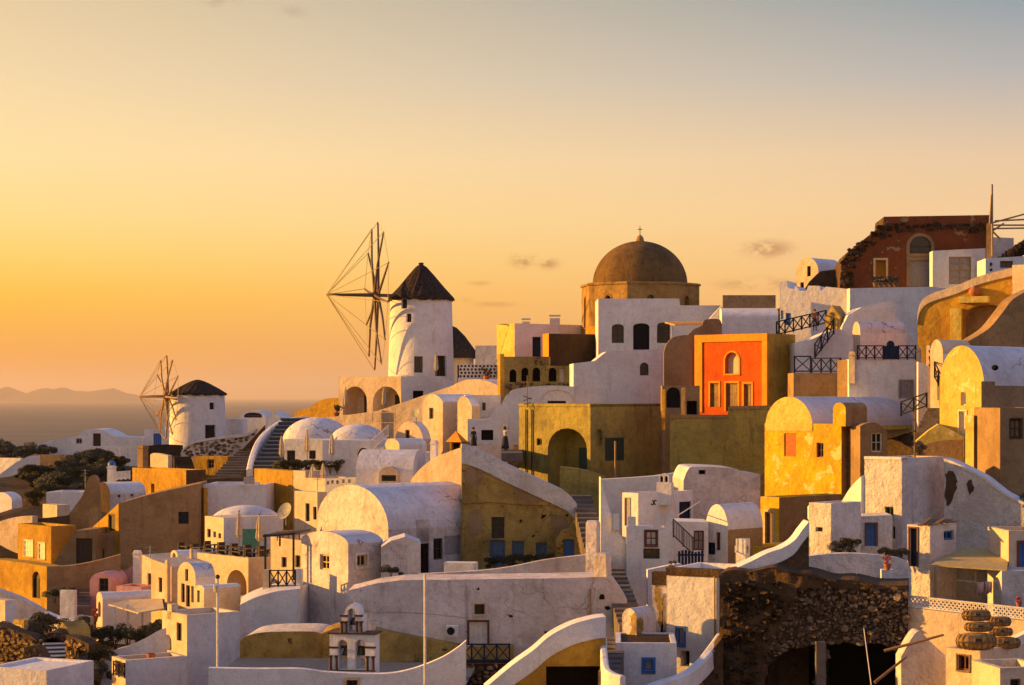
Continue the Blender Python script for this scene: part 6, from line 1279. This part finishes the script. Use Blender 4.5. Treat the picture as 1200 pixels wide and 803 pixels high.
# skirt down to the sea
ring = [k for k in range(nx)]+[i*nx+nx-1 for i in range(1, ny)]+[(ny-1)*nx+k for k in range(nx-2, -1, -1)]+[i*nx for i in range(ny-2, 0, -1)]
b = len(mm.v)
for q in ring:
    v = mm.v[q]; d = Vector((v.x+5, v.y-170, 0)).normalized(); mm.v.append(Vector((v.x+d.x*90, v.y+d.y*90, -3)))
n = len(ring); mm.f += [(ring[i], ring[(i+1) % n], b+(i+1) % n, b+i) for i in range(n)]
o = mk('hillside', mm, 'soil', None, True); o['kind'] = 'structure'
def seamat():
    m, nt, N, L, B = newmat('sea'); B.inputs['Base Color'].default_value = (.03, .026, .03, 1); B.inputs['Roughness'].default_value = .5; B.inputs['Specular IOR Level'].default_value = .25
    g = N.new('ShaderNodeNewGeometry'); n1 = nnoise(N, L, g.outputs['Position'], .012, 6, .62, (1, .45, 1)); n2 = nnoise(N, L, g.outputs['Position'], .12, 4, .6)
    n3 = nnoise(N, L, g.outputs['Position'], .004, 7, .7, (.35, 1, 1)); L.new(nmix(N, L, nramp(N, L, n3, .45, .65), (.022, .020, .026), (.075, .062, .058)), B.inputs['Base Color'])
    ad = N.new('ShaderNodeMath'); ad.operation = 'MULTIPLY_ADD'; L.new(n2, ad.inputs[0]); ad.inputs[1].default_value = .25; L.new(n1, ad.inputs[2])
    bp = N.new('ShaderNodeBump'); bp.inputs['Strength'].default_value = 1.; bp.inputs['Distance'].default_value = 9.; L.new(ad.outputs[0], bp.inputs['Height']); L.new(bp.outputs[0], B.inputs['Normal'])
seamat()
mm = M(); S_ = 90000; nseg = 26
for i in range(nseg+1):
    for k in range(nseg+1): mm.v.append(Vector((-S_+2*S_*k/nseg, -S_+2*S_*i/nseg, 0)))
mm.f = [(i*(nseg+1)+k, i*(nseg+1)+k+1, (i+1)*(nseg+1)+k+1, (i+1)*(nseg+1)+k) for i in range(nseg) for k in range(nseg)]
o = mk('sea', mm, 'sea'); o['kind'] = 'structure'
plain('far_land', (.12, .10, .09), .95, .05)
mm = M(); Dm = 38000; n = 90
def ridge(px): return max(0, 430*(.55+.9*noise.noise(Vector((px*.013, 0, 2)))+.35*noise.noise(Vector((px*.05, 1, 0)))))*max(0, min(1, (200-px)/70))*(.6+.4*min(1, (px+500)/500))
for i in range(n+1):
    px = -520+700*i/n; x = P(px,0,Dm).x; h = ridge(px)+15*max(0, min(1, (175-px)/40))
    for j, (f, dy) in enumerate(((0,-2500), (.45,-1500), (.8,-700), (1.,0), (.6,1200), (0,3000))): mm.v.append(Vector((x, Dm+dy+200*noise.noise(Vector((px*.02, j, 0))), h*f*(1+.2*noise.noise(Vector((px*.03, j*2., 5))))-3)))
mm.f = [(i*6+j, i*6+6+j, i*6+7+j, i*6+1+j) for i in range(n) for j in range(5)]
o = mk('hills', mm, 'far_land', None, True); o['kind'] = 'structure'
# air
m = bpy.data.materials.new('haze'); m.use_nodes = True; nt = m.node_tree; nt.nodes.clear(); out = nt.nodes.new('ShaderNodeOutputMaterial'); pv = nt.nodes.new('ShaderNodeVolumePrincipled')
pv.inputs['Color'].default_value = (.88, .78, .70, 1); pv.inputs['Density'].default_value = HAZE_DENSITY; pv.inputs['Anisotropy'].default_value = .3; nt.links.new(pv.outputs[0], out.inputs['Volume']); MATS['haze'] = m
if HAZE_DENSITY:
    mm = M(); mm.obox(Vector((-S_-500, -S_-500, -5)), Vector((2*S_+1000,0,0)), Vector((0,2*S_+1000,0)), Vector((0,0,700))); o = mk('haze', mm, 'haze'); o['kind'] = 'stuff'
